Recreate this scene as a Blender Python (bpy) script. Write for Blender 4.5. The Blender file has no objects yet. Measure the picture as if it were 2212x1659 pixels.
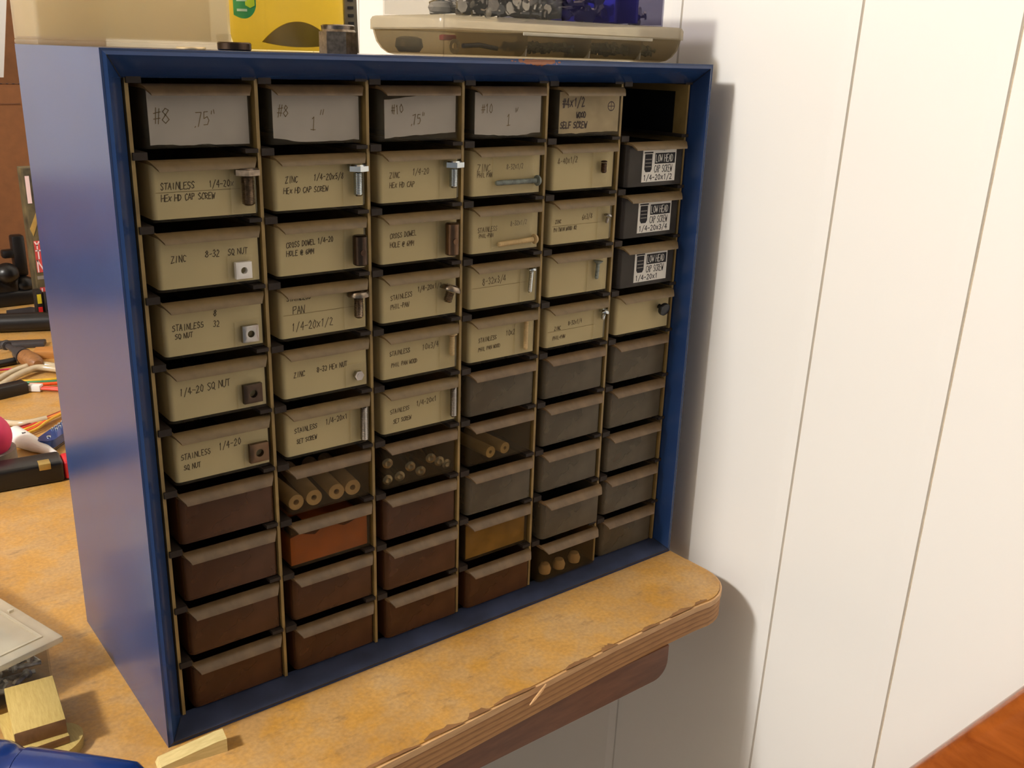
import bpy, bmesh, math, random
from math import pi, sin, cos, radians
from mathutils import Vector, Matrix
random.seed(7)
S = bpy.context.scene
COL = S.collection

# ------------------------------------------------------------ camera
cam_d = bpy.data.cameras.new('camera'); cam = bpy.data.objects.new('camera', cam_d); COL.objects.link(cam)
cam_d.sensor_width = 36.0; cam_d.lens = 36.0*2110.78/2212.0
cam_d.clip_start = 0.02; cam_d.clip_end = 30
cam.location = (-0.1666, -0.5822, 0.4627)
cam.rotation_euler = (1.2460, -0.0293, -0.6593)
S.camera = cam
# ------------------------------------------------------------ world, lamp, exposure
W_ = bpy.data.worlds.new('world'); S.world = W_; W_.use_nodes = True
W_.node_tree.nodes['Background'].inputs[0].default_value = (0.97, 0.98, 1.0, 1)
W_.node_tree.nodes['Background'].inputs[1].default_value = 0.21
lamp_d = bpy.data.lights.new('ceiling_bulb', 'POINT'); lamp = bpy.data.objects.new('ceiling_bulb', lamp_d)
COL.objects.link(lamp); lamp.location = (-1.90, 0.02, 1.68)
lamp_d.energy = 206; lamp_d.color = (1.0, 0.985, 0.98); lamp_d.shadow_soft_size = 0.13
S.view_settings.view_transform = 'Standard'; S.view_settings.look = 'None'
S.view_settings.gamma = 1.0; S.view_settings.use_curve_mapping = False
S.view_settings.exposure = 0.0

# ------------------------------------------------------------ materials
def srgb(r, g, b):
    f = lambda c: (c/255/12.92) if c/255 <= .04045 else ((c/255+.055)/1.055)**2.4
    return (f(r), f(g), f(b), 1)
MATS = {}
def nm(name):
    m = bpy.data.materials.new(name); m.use_nodes = True; MATS[name] = m
    nt = m.node_tree; return m, nt, nt.nodes['Principled BSDF']
def setp(b, **k):
    for a, v in k.items(): b.inputs[a.replace('_', ' ')].default_value = v
def ramp(nt, fac, stops):
    r = nt.nodes.new('ShaderNodeValToRGB'); e = r.color_ramp.elements
    while len(e) < len(stops): e.new(.5)
    for i, (p, c) in enumerate(stops): e[i].position = p; e[i].color = c
    nt.links.new(fac, r.inputs[0]); return r.outputs[0]
def noise(nt, scale, detail=4, rough=.5, stretch=None, dist=0.0):
    tc = nt.nodes.new('ShaderNodeTexCoord'); mp = nt.nodes.new('ShaderNodeMapping')
    if stretch: mp.inputs['Scale'].default_value = stretch
    n = nt.nodes.new('ShaderNodeTexNoise'); n.inputs['Scale'].default_value = scale
    n.inputs['Detail'].default_value = detail; n.inputs['Roughness'].default_value = rough
    n.inputs['Distortion'].default_value = dist
    nt.links.new(tc.outputs['Object'], mp.inputs[0]); nt.links.new(mp.outputs[0], n.inputs[0])
    return n.outputs[0]
def mixc(nt, fac, a, b, mode='MIX'):
    m = nt.nodes.new('ShaderNodeMix'); m.data_type = 'RGBA'; m.blend_type = mode
    for sock, v in ((m.inputs[0], fac), (m.inputs[6], a), (m.inputs[7], b)):
        if hasattr(v, 'is_linked'): nt.links.new(v, sock)
        else: sock.default_value = v
    return m.outputs[2]
def bump(nt, b, h, s=.2, d=.001):
    n = nt.nodes.new('ShaderNodeBump'); n.inputs['Strength'].default_value = s; n.inputs['Distance'].default_value = d
    nt.links.new(h, n.inputs['Height']); nt.links.new(n.outputs[0], b.inputs['Normal'])
def plain(name, rgb, rough=.5, metal=0, var=.12, scale=60, **k):
    m, nt, b = nm(name); c = srgb(*rgb)
    d = tuple(x*(1-var*2) for x in c[:3])+(1,); l = tuple(min(1, x*(1+var)) for x in c[:3])+(1,)
    nt.links.new(ramp(nt, noise(nt, scale, 3), [(.3, d), (.7, l)]), b.inputs['Base Color'])
    setp(b, Roughness=rough, Metallic=metal, **k); return m
def clear(name, rgb, tint, dirt, rough=.25, scale=90, var=.25, glow=0):
    """clear or dusty plastic: part see-through, part diffuse"""
    m, nt, b = nm(name)
    c = srgb(*rgb); d = tuple(x*.82 for x in c[:3])+(1,)
    nt.links.new(ramp(nt, noise(nt, scale, 1.5), [(.3, d), (.7, c)]), b.inputs['Base Color'])
    setp(b, Roughness=rough)
    t = nt.nodes.new('ShaderNodeBsdfTransparent'); t.inputs[0].default_value = srgb(*tint)
    solid = b.outputs[0]
    if glow:   # milky plastic lets light through diffusely
        tl = nt.nodes.new('ShaderNodeBsdfTranslucent'); tl.inputs[0].default_value = c
        m2 = nt.nodes.new('ShaderNodeMixShader'); m2.inputs[0].default_value = glow
        nt.links.new(b.outputs[0], m2.inputs[1]); nt.links.new(tl.outputs[0], m2.inputs[2]); solid = m2.outputs[0]
    mx = nt.nodes.new('ShaderNodeMixShader'); n2 = noise(nt, scale*.35, 1.5)
    mr = nt.nodes.new('ShaderNodeMapRange'); nt.links.new(n2, mr.inputs[0])
    mr.inputs['From Min'].default_value = .3; mr.inputs['From Max'].default_value = .7
    mr.inputs['To Min'].default_value = max(0, dirt*(1-var)); mr.inputs['To Max'].default_value = min(1, dirt*(1+var))
    nt.links.new(mr.outputs[0], mx.inputs[0]); nt.links.new(t.outputs[0], mx.inputs[1]); nt.links.new(solid, mx.inputs[2])
    nt.links.new(mx.outputs[0], nt.nodes['Material Output'].inputs[0]); return m

# cream wall paint
m, nt, b = nm('wall_paint')
nt.links.new(ramp(nt, noise(nt, 3, 3), [(.3, srgb(238, 234, 226)), (.7, srgb(241, 237, 229))]), b.inputs['Base Color'])
setp(b, Roughness=.55); bump(nt, b, noise(nt, 350, 2), .05, .0005)
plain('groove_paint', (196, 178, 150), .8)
plain('ceiling_paint', (215, 205, 188), .8); plain('floor_concrete', (120, 108, 95), .8, scale=6)
# cabinet blue enamel with rust on the top front edge
m, nt, b = nm('blue_enamel')
base = ramp(nt, noise(nt, 25, 5), [(.3, srgb(31, 56, 100)), (.7, srgb(36, 62, 108))])
tc = nt.nodes.new('ShaderNodeTexCoord'); sp = nt.nodes.new('ShaderNodeSeparateXYZ'); nt.links.new(tc.outputs['Object'], sp.inputs[0])
def mth(nt, op, a, bb=None, c=None):
    n = nt.nodes.new('ShaderNodeMath'); n.operation = op
    for i, v in enumerate((a, bb, c)):
        if v is None: continue
        if hasattr(v, 'is_linked'): nt.links.new(v, n.inputs[i])
        else: n.inputs[i].default_value = v
    return n.outputs[0]
def band(nt, s, c, w):   # 1 at c falling to 0 at c+-w
    return mth(nt, 'SUBTRACT', 1.0, mth(nt, 'MINIMUM', mth(nt, 'DIVIDE', mth(nt, 'ABSOLUTE', mth(nt, 'SUBTRACT', s, c)), w), 1.0))
r1 = mth(nt, 'MULTIPLY', mth(nt, 'MULTIPLY', band(nt, sp.outputs[0], .309, .032), band(nt, sp.outputs[2], .4585, .0040)), band(nt, sp.outputs[1], .0, .006))
r1 = mth(nt, 'ADD', r1, mth(nt, 'MULTIPLY', mth(nt, 'SUBTRACT', noise(nt, 260, 4), .5), 1.1))
rm = mth(nt, 'GREATER_THAN', r1, .36)
pr = nt.nodes.new('ShaderNodeMapRange'); nt.links.new(noise(nt, 420, 2), pr.inputs[0])
pr.inputs['From Min'].default_value = .80; pr.inputs['From Max'].default_value = .84
pm = pr.outputs[0]
col = mixc(nt, pm, base, srgb(150, 150, 150)); col = mixc(nt, rm, col, srgb(140, 82, 48))
nt.links.new(col, b.inputs['Base Color']); setp(b, Roughness=.22)
bump(nt, b, noise(nt, 40, 3), .012, .001)
plain('dusty_blue', (50, 58, 82), .45, var=.2, scale=40)
plain('rack_plastic', (150, 124, 72), .5, var=.15, scale=50)
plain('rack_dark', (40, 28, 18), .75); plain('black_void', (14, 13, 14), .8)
clear('bin_clear', (176, 164, 140), (252, 250, 246), .06, .2)
clear('bin_smoke', (124, 82, 52), (176, 150, 118), .42, .32, var=.12)
clear('bin_grey', (136, 122, 98), (190, 184, 172), .42, .32, var=.12)
clear('bin_seen', (126, 106, 76), (240, 234, 218), .11, .25, var=.15)
clear('bin_dark', (116, 108, 100), (160, 155, 148), .32, .22, var=.15)
clear('tape', (236, 224, 190), (254, 252, 246), .10, .18, var=.3)
plain('lip_plastic', (126, 104, 68), .38, var=.12, scale=80)
plain('lip_smoke', (118, 94, 64), .36, var=.15, scale=90)
plain('cream_card', (214, 202, 160), .7, var=.04, scale=30)
plain('white_card', (184, 182, 182), .8, var=.03)
plain('label_paper', (225, 220, 210), .6, var=.03)
plain('ink', (84, 68, 44), .8); plain('ink_grey', (118, 100, 68), .8); plain('ink_dark', (30, 26, 30), .8); plain('ink_violet', (66, 50, 60), .8); plain('fold', (158, 134, 86), .8)
plain('steel', (148, 134, 118), .28, 1, var=.2, scale=300); plain('zinc', (205, 212, 215), .18, 1, var=.05)
plain('zinc_dull', (206, 206, 202), .30, .45, var=.3, scale=200); plain('dark_steel', (80, 66, 56), .3, 1); plain('bronze_steel', (112, 88, 68), .3, 1); plain('black_metal', (18, 17, 18), .35)
plain('nickel', (170, 165, 160), .25, 1); plain('grey_zinc', (150, 158, 152), .5, .6, var=.2, scale=200)
plain('nylon', (226, 196, 160), .5); plain('beige', (206, 178, 128), .6)
plain('orange_card', (196, 104, 30), .7, var=.1); plain('torn_paper', (150, 80, 36), .9, var=.3, scale=200)
plain('mustard', (178, 140, 60), .7, var=.15)
# bench wood
m, nt, b = nm('bench_board')
a = ramp(nt, noise(nt, 9, 8, .62, dist=.6), [(.30, srgb(156, 112, 58)), (.47, srgb(186, 140, 74)), (.68, srgb(204, 166, 112))])
g = ramp(nt, noise(nt, 26, 6, .7), [(.42, srgb(204, 148, 54)), (.58, srgb(190, 154, 104))])
a = mixc(nt, .45, a, g)
st = nt.nodes.new('ShaderNodeMapRange'); nt.links.new(noise(nt, 34, 8, .72, stretch=(1, 2.6, 1)), st.inputs[0])
st.inputs['From Min'].default_value = .56; st.inputs['From Max'].default_value = .70
a = mixc(nt, mth(nt, 'MULTIPLY', st.outputs[0], .55), a, srgb(120, 92, 62))
sc = nt.nodes.new('ShaderNodeMapRange'); nt.links.new(noise(nt, 22, 10, .8, stretch=(9, 1, 1), dist=1.2), sc.inputs[0])
sc.inputs['From Min'].default_value = .655; sc.inputs['From Max'].default_value = .70
a = mixc(nt, mth(nt, 'MULTIPLY', sc.outputs[0], .5), a, srgb(96, 70, 44))
fl = ramp(nt, noise(nt, 300, 4), [(.35, (.86, .86, .86, 1)), (.65, (1.05, 1.05, 1.05, 1))])
a = mixc(nt, 1.0, a, fl, 'MULTIPLY')
nt.links.new(a, b.inputs['Base Color']); setp(b, Roughness=.42); bump(nt, b, noise(nt, 120, 6), .07, .0008)
# ply edge : layered in z
m, nt, b = nm('ply_edge')
tc = nt.nodes.new('ShaderNodeTexCoord'); sp = nt.nodes.new('ShaderNodeSeparateXYZ'); nt.links.new(tc.outputs['Object'], sp.inputs[0])
lay = mth(nt, 'FRACT', mth(nt, 'MULTIPLY', mth(nt, 'ADD', sp.outputs[2], mth(nt, 'MULTIPLY', noise(nt, 18, 3, stretch=(1, 1, 3)), .0018)), 195.0))
lc = ramp(nt, lay, [(0, srgb(190, 142, 88)), (.55, srgb(182, 132, 78)), (.72, srgb(150, 104, 62)), (.9, srgb(176, 126, 74)), (1, srgb(190, 142, 88))])
gr = ramp(nt, noise(nt, 60, 6, .7, stretch=(1, 1, 12)), [(.3, (.7, .66, .6, 1)), (.65, (1.05, 1.05, 1.05, 1))])
nt.links.new(mixc(nt, 1.0, lc, gr, 'MULTIPLY'), b.inputs['Base Color']); setp(b, Roughness=.6)
def wood(name, c0, c1, sc, stretch, rough=.5, **k):
    m, nt, b = nm(name)
    nt.links.new(ramp(nt, noise(nt, sc, 6, .6, stretch=stretch, dist=.4), [(.3, srgb(*c0)), (.7, srgb(*c1))]), b.inputs['Base Color'])
    setp(b, Roughness=rough, **k); return m
wood('edge_strip', (196, 150, 98), (220, 178, 128), 40, (1, 8, 8))
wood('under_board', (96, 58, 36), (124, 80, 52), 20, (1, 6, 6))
wood('pale_pine', (198, 176, 116), (222, 202, 142), 60, (1, 9, 9), .6)
wood('tan_wood', (178, 152, 84), (198, 174, 104), 60, (14, 1.5, 14), .6)
wood('brown_wood', (120, 78, 40), (154, 104, 56), 40, (1, 6, 6)); wood('stick_wood', (170, 112, 52), (196, 136, 70), 30, (1, 8, 8))
wood('varnished', (136, 66, 20), (170, 90, 32), 26, (3, .6, 3), .22, Coat_Weight=.5)
wood('end_grain', (120, 84, 52), (146, 106, 68), 90, (1, 1, 1), .7)
plain('cardboard', (122, 78, 42), .85, var=.06); plain('cardboard_light', (196, 142, 92), .85, var=.05); plain('cardboard_dark', (104, 66, 40), .9)  # plain cardboard is darkened to carry the shade on the carton front
plain('gloss_blue', (12, 44, 108), .18, var=.06, Coat_Weight=.4); plain('pink_ball', (232, 52, 110), .55, var=.04)
plain('black_plastic', (22, 20, 20), .35); plain('dark_grey', (58, 56, 58), .4); plain('grey_tape', (136, 128, 118), .5)
plain('white_plastic', (236, 232, 226), .4, var=.03); plain('red_plastic', (206, 26, 38), .4); plain('yellow_wire', (226, 176, 40), .4)
plain('orange_wire', (226, 84, 28), .4); plain('green_wire', (60, 130, 84), .4); plain('red_wire', (214, 50, 30), .4); plain('maroon_wire', (120, 26, 22), .4)
plain('coral_wire', (226, 80, 62), .4); plain('clear_tubing', (196, 178, 146), .2, var=.06, Specular_IOR_Level=.8)
plain('gold_foil', (190, 160, 90), .4, .5); plain('camo', (92, 80, 50), .7, var=.4, scale=30); plain('olive_pack', (86, 72, 38), .6, var=.3, scale=25)
plain('pack_red', (214, 34, 26), .5); plain('pack_yellow', (214, 190, 40), .5); plain('pack_black', (24, 20, 16), .5)
plain('pack_label', (232, 206, 206), .6, var=.02); plain('pack_label_red', (206, 70, 66), .6)
plain('metallic_blue', (22, 70, 150), .2, .4, Coat_Weight=.6)
clear('organiser_plastic', (206, 196, 168), (220, 212, 194), .22, .2, 30, .2, .5)
clear('organiser_lid', (222, 212, 190), (232, 226, 210), .36, .18, 30, .15, .4)
clear('case_plastic', (244, 236, 216), (250, 246, 234), .34, .3, 20, .1, .6)
clear('screw_box_plastic', (206, 206, 200), (244, 243, 240), .06, .12, 30, .2)
clear('blue_box_plastic', (96, 90, 190), (206, 205, 212), .08, .15, 30, .2)
clear('lid_plastic', (238, 230, 208), (246, 242, 232), .42, .2, 40, .2)
clear('soap_bottle', (232, 214, 120), (252, 246, 214), .12, .15, 14, .08)
clear('bottle_base', (150, 128, 50), (200, 180, 90), .65, .15, 60, .3)
clear('soap', (246, 228, 132), (253, 242, 166), .45, .2, 14, .06, .5); plain('label_green', (60, 158, 92), .4); plain('label_white', (190, 220, 195), .4)
plain('label_lime', (206, 232, 50), .35); plain('label_cyan', (90, 220, 190), .35); plain('cut_card', (150, 140, 118), .6); plain('blue_plastic', (66, 64, 196), .3)
plain('coin_metal', (230, 205, 160), .3, .7)
plain('rust_brown', (140, 100, 60), .9)

# ------------------------------------------------------------ mesh helpers
class MB:
    def __init__(s): s.bm = bmesh.new(); s.mi = 0
    def _f(s, fs):
        for f in fs: f.material_index = s.mi
    def box(s, x0, y0, z0, x1, y1, z1, bev=0, seg=2, M=None):
        r = bmesh.ops.create_cube(s.bm, size=1); vs = r['verts']
        for v in vs:
            v.co = Vector(((x0+x1)/2+v.co.x*(x1-x0), (y0+y1)/2+v.co.y*(y1-y0), (z0+z1)/2+v.co.z*(z1-z0)))
            if M: v.co = M @ v.co
        fs = set(f for v in vs for f in v.link_faces)
        s._f(fs)
        if bev > 0:
            es = list(set(e for v in vs for e in v.link_edges))
            o = bmesh.ops.bevel(s.bm, geom=es, offset=bev, segments=seg, affect='EDGES', profile=.5)
            s._f(o['faces'])
        return s
    def prism(s, pts, z0, z1, M=None, cap=True):
        """closed outline (x, y) pulled from z0 to z1"""
        a = [Vector((x, y, z0)) for x, y in pts]; c = [Vector((x, y, z1)) for x, y in pts]
        if M: a = [M @ v for v in a]; c = [M @ v for v in c]
        a = [s.bm.verts.new(v) for v in a]; c = [s.bm.verts.new(v) for v in c]; n = len(a); fs = []
        for i in range(n): fs.append(s.bm.faces.new((a[i], a[(i+1) % n], c[(i+1) % n], c[i])))
        if cap: fs.append(s.bm.faces.new(a[::-1])); fs.append(s.bm.faces.new(c))
        s._f(fs); return s
    def lathe(s, prof, n=20, M=None, closed=True):
        """profile (r, z) round the z axis"""
        rings = []
        for r, z in prof:
            rings.append([s.bm.verts.new((M or Matrix()) @ Vector((r*cos(2*pi*i/n), r*sin(2*pi*i/n), z))) for i in range(n)])
        fs = []
        for a, c in zip(rings, rings[1:]):
            for i in range(n): fs.append(s.bm.faces.new((a[i], a[(i+1) % n], c[(i+1) % n], c[i])))
        if closed:
            fs.append(s.bm.faces.new(rings[0][::-1])); fs.append(s.bm.faces.new(rings[-1]))
        s._f(fs); return s
    def tube(s, pts, r, n=8, radii=None):
        pts = [Vector(p) for p in pts]; rings = []; up = Vector((0, 0, 1))
        for i, p in enumerate(pts):
            d = (pts[min(i+1, len(pts)-1)]-pts[max(i-1, 0)]).normalized()
            u = d.cross(up);
            if u.length < 1e-3: u = d.cross(Vector((1, 0, 0)))
            u.normalize(); w = u.cross(d); rr = radii[i] if radii else r
            rings.append([s.bm.verts.new(p+(u*cos(2*pi*k/n)+w*sin(2*pi*k/n))*rr) for k in range(n)])
        fs = []
        for a, c in zip(rings, rings[1:]):
            for i in range(n): fs.append(s.bm.faces.new((a[i], a[(i+1) % n], c[(i+1) % n], c[i])))
        fs.append(s.bm.faces.new(rings[0][::-1])); fs.append(s.bm.faces.new(rings[-1]))
        s._f(fs); return s
    def quad(s, *p):
        s._f([s.bm.faces.new([s.bm.verts.new(q) for q in p])]); return s
    def mesh(s, name, mats):
        bmesh.ops.recalc_face_normals(s.bm, faces=s.bm.faces[:])
        me = bpy.data.meshes.new(name); s.bm.to_mesh(me); s.bm.free()
        for f in me.polygons: f.use_smooth = True
        me.set_sharp_from_angle(angle=radians(38))
        for m in (mats if isinstance(mats, (list, tuple)) else [mats]): me.materials.append(MATS[m])
        return me
    def build(s, name, mats, parent=None, loc=None):
        o = bpy.data.objects.new(name, s.mesh(name, mats)); COL.objects.link(o)
        if parent: o.parent = parent
        if loc: o.location = loc
        return o
def tag(o, label=None, cat=None, group=None, kind=None):
    for k, v in (('label', label), ('category', cat), ('group', group), ('kind', kind)):
        if v: o[k] = v
    return o
def empty(name, loc=(0, 0, 0), rz=0):
    o = bpy.data.objects.new(name, None); COL.objects.link(o); o.location = loc; o.rotation_euler = (0, 0, rz)
    o.empty_display_size = .02; return o
def rrect(x0, y0, x1, y1, r, n=5):
    if not isinstance(r, (tuple, list)): r = (r,)*4
    P = []
    for (cx, cy, a0, rr) in ((x1-r[0], y1-r[0], 0, r[0]), (x0+r[1], y1-r[1], 90, r[1]), (x0+r[2], y0+r[2], 180, r[2]), (x1-r[3], y0+r[3], 270, r[3])):
        if rr < 1e-6: P.append((cx, cy)); continue
        for i in range(n+1):
            a = radians(a0+90*i/n); P.append((cx+rr*cos(a), cy+rr*sin(a)))
    return P
def shellbox(mb, x0, y0, z0, x1, y1, z1, t, r, n=5):
    """open-top tray with rounded upright corners"""
    o = rrect(x0, y0, x1, y1, r, n); rs = r if isinstance(r, (tuple, list)) else (r,)*4
    i_ = rrect(x0+t, y0+t, x1-t, y1-t, tuple(max(q-t, .0002) for q in rs), n)
    if len(o) != len(i_): i_ = [(min(max(a, x0+t), x1-t), min(max(c, y0+t), y1-t)) for a, c in o]
    bm = mb.bm; L = lambda P, z: [bm.verts.new((a, c, z)) for a, c in P]
    ob, ot, it, ib = L(o, z0), L(o, z1), L(i_, z1), L(i_, z0+t); k = len(o); fs = []
    for A, B in ((ob, ot), (ot, it), (it, ib)):
        for j in range(k): fs.append(bm.faces.new((A[j], A[(j+1) % k], B[(j+1) % k], B[j])))
    fs.append(bm.faces.new(ob[::-1])); fs.append(bm.faces.new(ib)); mb._f(fs)
    return mb
def place(M_loc, rx=0, ry=0, rz=0, sc=1):
    return Matrix.Translation(M_loc) @ Matrix.Rotation(rz, 4, 'Z') @ Matrix.Rotation(ry, 4, 'Y') @ Matrix.Rotation(rx, 4, 'X') @ Matrix.Scale(sc, 4)

# ------------------------------------------------------------ stroke lettering (hand writing)
G = {'A': '0,0 2,6 4,0|.7,2.2 3.3,2.2', 'B': '0,0 0,6 3,5.6 3,3.6 0,3.2 3.4,2.6 3.2,.4 0,0', 'C': '4,5 2.5,6 .6,4.6 .4,1.6 2,0 4,.8', 'D': '0,0 0,6 2.8,5 3.6,3 2.6,.6 0,0',
 'E': '4,6 .4,6 .4,0 4,0|.4,3.2 3,3.2', 'F': '4,6 .4,6 .4,0|.4,3.2 3,3.2', 'G': '4,5 2,6 .3,3.5 1,.4 3.6,.6 3.8,2.8 2.4,2.8', 'H': '0,0 0,6|4,0 4,6|0,3 4,3', 'I': '2,0 2,6',
 'L': '.4,6 .4,0 3.6,0', 'M': '0,0 .5,6 2.2,2 4,6 4.4,0', 'N': '.2,0 .2,6 3.8,0 3.8,6', 'O': '2,6 .4,4.6 .2,1.8 2,0 3.8,1.6 3.7,4.6 2,6', 'P': '.3,0 .3,6 3.2,5.6 3.4,3.8 .3,3',
 'Q': '2,6 .4,4.6 .2,1.8 2,0 3.8,1.6 3.7,4.6 2,6|2.4,1.6 4.2,-.6', 'R': '.3,0 .3,6 3.2,5.4 3.2,3.8 .3,3 3.8,0', 'S': '3.7,5.2 2,6 .4,4.8 1,3.4 3.2,2.6 3.6,1 1.8,0 .2,.8',
 'Y': '0,6 2,3 4,6|2,3 1.8,0', 'T': '0,6 4,6|2,6 2,0', 'U': '.2,6 .4,1.2 2,0 3.6,1.2 3.8,6', 'W': '0,6 1,0 2.2,4 3.4,0 4.4,6', 'X': '.2,.4 3.6,4.4|.4,4.4 3.4,.2', 'Z': '.2,5.8 3.8,6 .2,0 4,.2', 'K': '.3,0 .3,6|3.6,5.8 .4,2.8 3.8,0', 'V': '0,6 2,0 4,6',
 '0': '2,6 .5,4.4 .5,1.6 2,0 3.5,1.6 3.5,4.4 2,6', '1': '1,4.8 2,6 2,0', '!': '1,4.8 2,6 2,0|.5,0 3.5,.1', '2': '.4,4.8 1.8,6 3.4,4.8 2.8,3 .3,0 3.8,.1', '3': '.4,5.4 2,6 3.4,4.8 1.6,3.3 3.6,1.8 2.2,0 .2,.7', '4': '2.8,0 2.8,6 .2,2 4,2',
 '5': '3.6,6 .8,6 .6,3.4 2.6,3.6 3.5,2 2.4,.2 .2,.4', '6': '3.2,5.8 1,3.4 .6,1.2 2,0 3.5,1.2 2.6,3 .8,2.2', '7': '.2,6 3.8,6 1.4,0', '8': '2,3.2 .5,4.6 2,6 3.5,4.6 2,3.2 .3,1.5 2,0 3.7,1.5 2,3.2', '9': '3.4,4.4 1.8,3 .6,4.4 2,6 3.4,5 3.2,2 2.4,0',
 '#': '1.2,0 1.8,6|3,0 3.6,6|.2,2 4.2,2.2|.4,4 4.4,4.2', '.': '1.6,0 2.2,.5', '"': '1.2,6.6 1,5|2.6,6.6 2.4,5', '/': '.2,-1 3.8,6.6', '-': '.4,2.8 3.4,3', '@': '3,2 2,1.6 1.4,3 2.4,4 3,2 4,2.4 3.8,5 2,6 .3,4 .4,1 2.4,-.4 4,.4'}
def strokes(mb, text, h, x, z, y, w=.0005, jit=.25, adv=5.2, slant=.05, aspect=.72, tilt=0):
    """text on the plane y facing -y, baseline z"""
    s = h/6.0; cx = 0.0
    for ch in text:
        if ch == ' ': cx += adv*.8; continue
        if ch == '~': cx += adv*.3; continue
        k = .55 if ch in '.-"' else 1
        for st in G[ch].split('|'):
            P = []
            for q in st.split():
                a, c = map(float, q.split(','))
                a += random.uniform(-jit, jit); c += random.uniform(-jit, jit)
                X = (cx+a+c*slant*2)*s*aspect; Z = c*s
                P.append((x+X*cos(tilt)-Z*sin(tilt), z+Z*cos(tilt)+X*sin(tilt)))
            for (a, c), (d, e) in zip(P, P[1:]):
                L = math.hypot(d-a, e-c) or 1e-6; nx, nz = -(e-c)/L*w/2, (d-a)/L*w/2; ex, ez = (d-a)/L*w*.3, (e-c)/L*w*.3
                mb.quad((a-nx-ex, y, c-nz-ez), (d-nx+ex, y, e-nz+ez), (d+nx+ex, y, e+nz+ez), (a+nx-ex, y, c+nz-ez))
        cx += adv*(k if ch != '-' else .95)
    return mb

# ------------------------------------------------------------ setting
WX = 0.53
def planked_wall(name, length0, length1, z0, z1, grooves, mk):
    """board wall whose face runs along t at depth 0, grooves cut 2.5 mm deep; mk(t, depth, z) gives the point"""
    mb = MB(); prof = [(length0, 0)]
    for g in sorted(grooves): prof += [(g-.0012, 0), (g-.0007, -.0025), (g+.0007, -.0025), (g+.0012, 0), (g+.0115, 0), (g+.0125, .0002), (g+.0135, 0)]
    prof.append((length1, 0)); prof += [(length1, -.02), (length0, -.02)]
    a = [mb.bm.verts.new(mk(t, d, z0)) for t, d in prof]; c = [mb.bm.verts.new(mk(t, d, z1)) for t, d in prof]; n = len(a)
    for i in range(n):
        f = mb.bm.faces.new((a[i], a[(i+1) % n], c[(i+1) % n], c[i]))
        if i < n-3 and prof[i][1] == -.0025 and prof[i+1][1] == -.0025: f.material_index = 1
    mb.bm.faces.new(a); mb.bm.faces.new(c[::-1])
    return tag(mb.build(name, ['wall_paint', 'groove_paint']), kind='structure')
gr = [-1.02, -.86, -.66, -.50, -.345, -.2315, -.1075, .078, .46, .665, .80, .96, 1.15, 1.33, 1.5, 1.72, 1.9]
planked_wall('wall_right', -1.8, 2.1, -.86, 1.8, gr, lambda t, d, z: (WX-d, t-.0185*z, z))
planked_wall('wall_back', -3.6, WX, -.86, 1.8, [-3.1, -2.8, -2.3, -2.0, -1.7, -1.3, -1.05, -.7, -.5, -.2, 0.02, .12, .30, .41], lambda t, d, z: (t, 2.1-d, z))
tag(MB().box(-3.62, -1.8, -.86, -3.60, 2.12, 1.8).build('wall_left', 'wall_paint'), kind='structure')
tag(MB().box(-3.62, -1.8, -.90, WX+.02, 2.12, -.86).build('floor', 'floor_concrete'), kind='structure')
tag(MB().box(-3.62, -1.8, 1.80, WX+.02, 2.12, 1.82).build('ceiling', 'ceiling_paint'), kind='structure')

# ------------------------------------------------------------ bench
bench = tag(empty('workbench', (0, 0, -.86)), 'worn plywood workbench with a rounded front corner beside the white wall', 'workbench')
def bpart(mb, name, mat):
    o = mb.build(name, mat, bench); o.location = (0, 0, .86); return o
def bench_outline(ins=0.0):
    P = [(-1.5, -.118+ins), (-.3, -.112+ins)]
    edge = [(.106, -.101), (.182, -.0975), (.275, -.092), (.345, -.088), (.40, -.0865), (.445, -.086)]
    P += [(x, y+ins) for x, y in edge]
    cx, cy, r = .4615, -.0455, .0415-ins
    for i in range(9):
        a = radians(-90+90*i/8); P.append((cx+r*cos(a), cy+r*sin(a)))
    P += [(.5025-ins, -.02), (.500-ins, .2), (.500-ins, 2.05), (-1.5, 2.05)]
    return P
top = MB(); top.prism(bench_outline(.0016), -.0035, 0.0)
bpart(top, 'bench_top', 'bench_board')
core = MB(); core.prism(bench_outline(0.0), -.0265, -.0035)
bpart(core, 'plywood_core', 'ply_edge')
# thin pale edging strip along the front, lifted in places
es = MB(); o_ = bench_outline(-.0006); i_ = bench_outline(.0014); n0, n1 = 1, len(o_)-4
for k in range(n0, n1):
    if 4.0 <= k < 4.9: pass
    za = -.0065; zb = -.0012
    a, c = o_[k], o_[k+1]; d, e = i_[k], i_[k+1]
    vs = [es.bm.verts.new(q) for q in ((a[0], a[1], za), (c[0], c[1], za), (c[0], c[1], zb), (a[0], a[1], zb), (d[0], d[1], za), (e[0], e[1], za), (e[0], e[1], zb), (d[0], d[1], zb))]
    for f in ((0, 1, 2, 3), (4, 7, 6, 5), (3, 2, 6, 7), (0, 4, 5, 1), (0, 3, 7, 4), (1, 5, 6, 2)): es.bm.faces.new([vs[j] for j in f])
bpart(es, 'edging_strip', 'edge_strip')
# splinter sticking off the edge near x = .25
sp_ = MB(); sp_.tube([(.262, -.0945, -.002), (.256, -.0972, -.003), (.248, -.0985, -.007), (.243, -.0985, -.0105)], .0011, 6, [.0006, .0013, .0012, .0004])
bpart(sp_, 'splinter', 'edge_strip')
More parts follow.
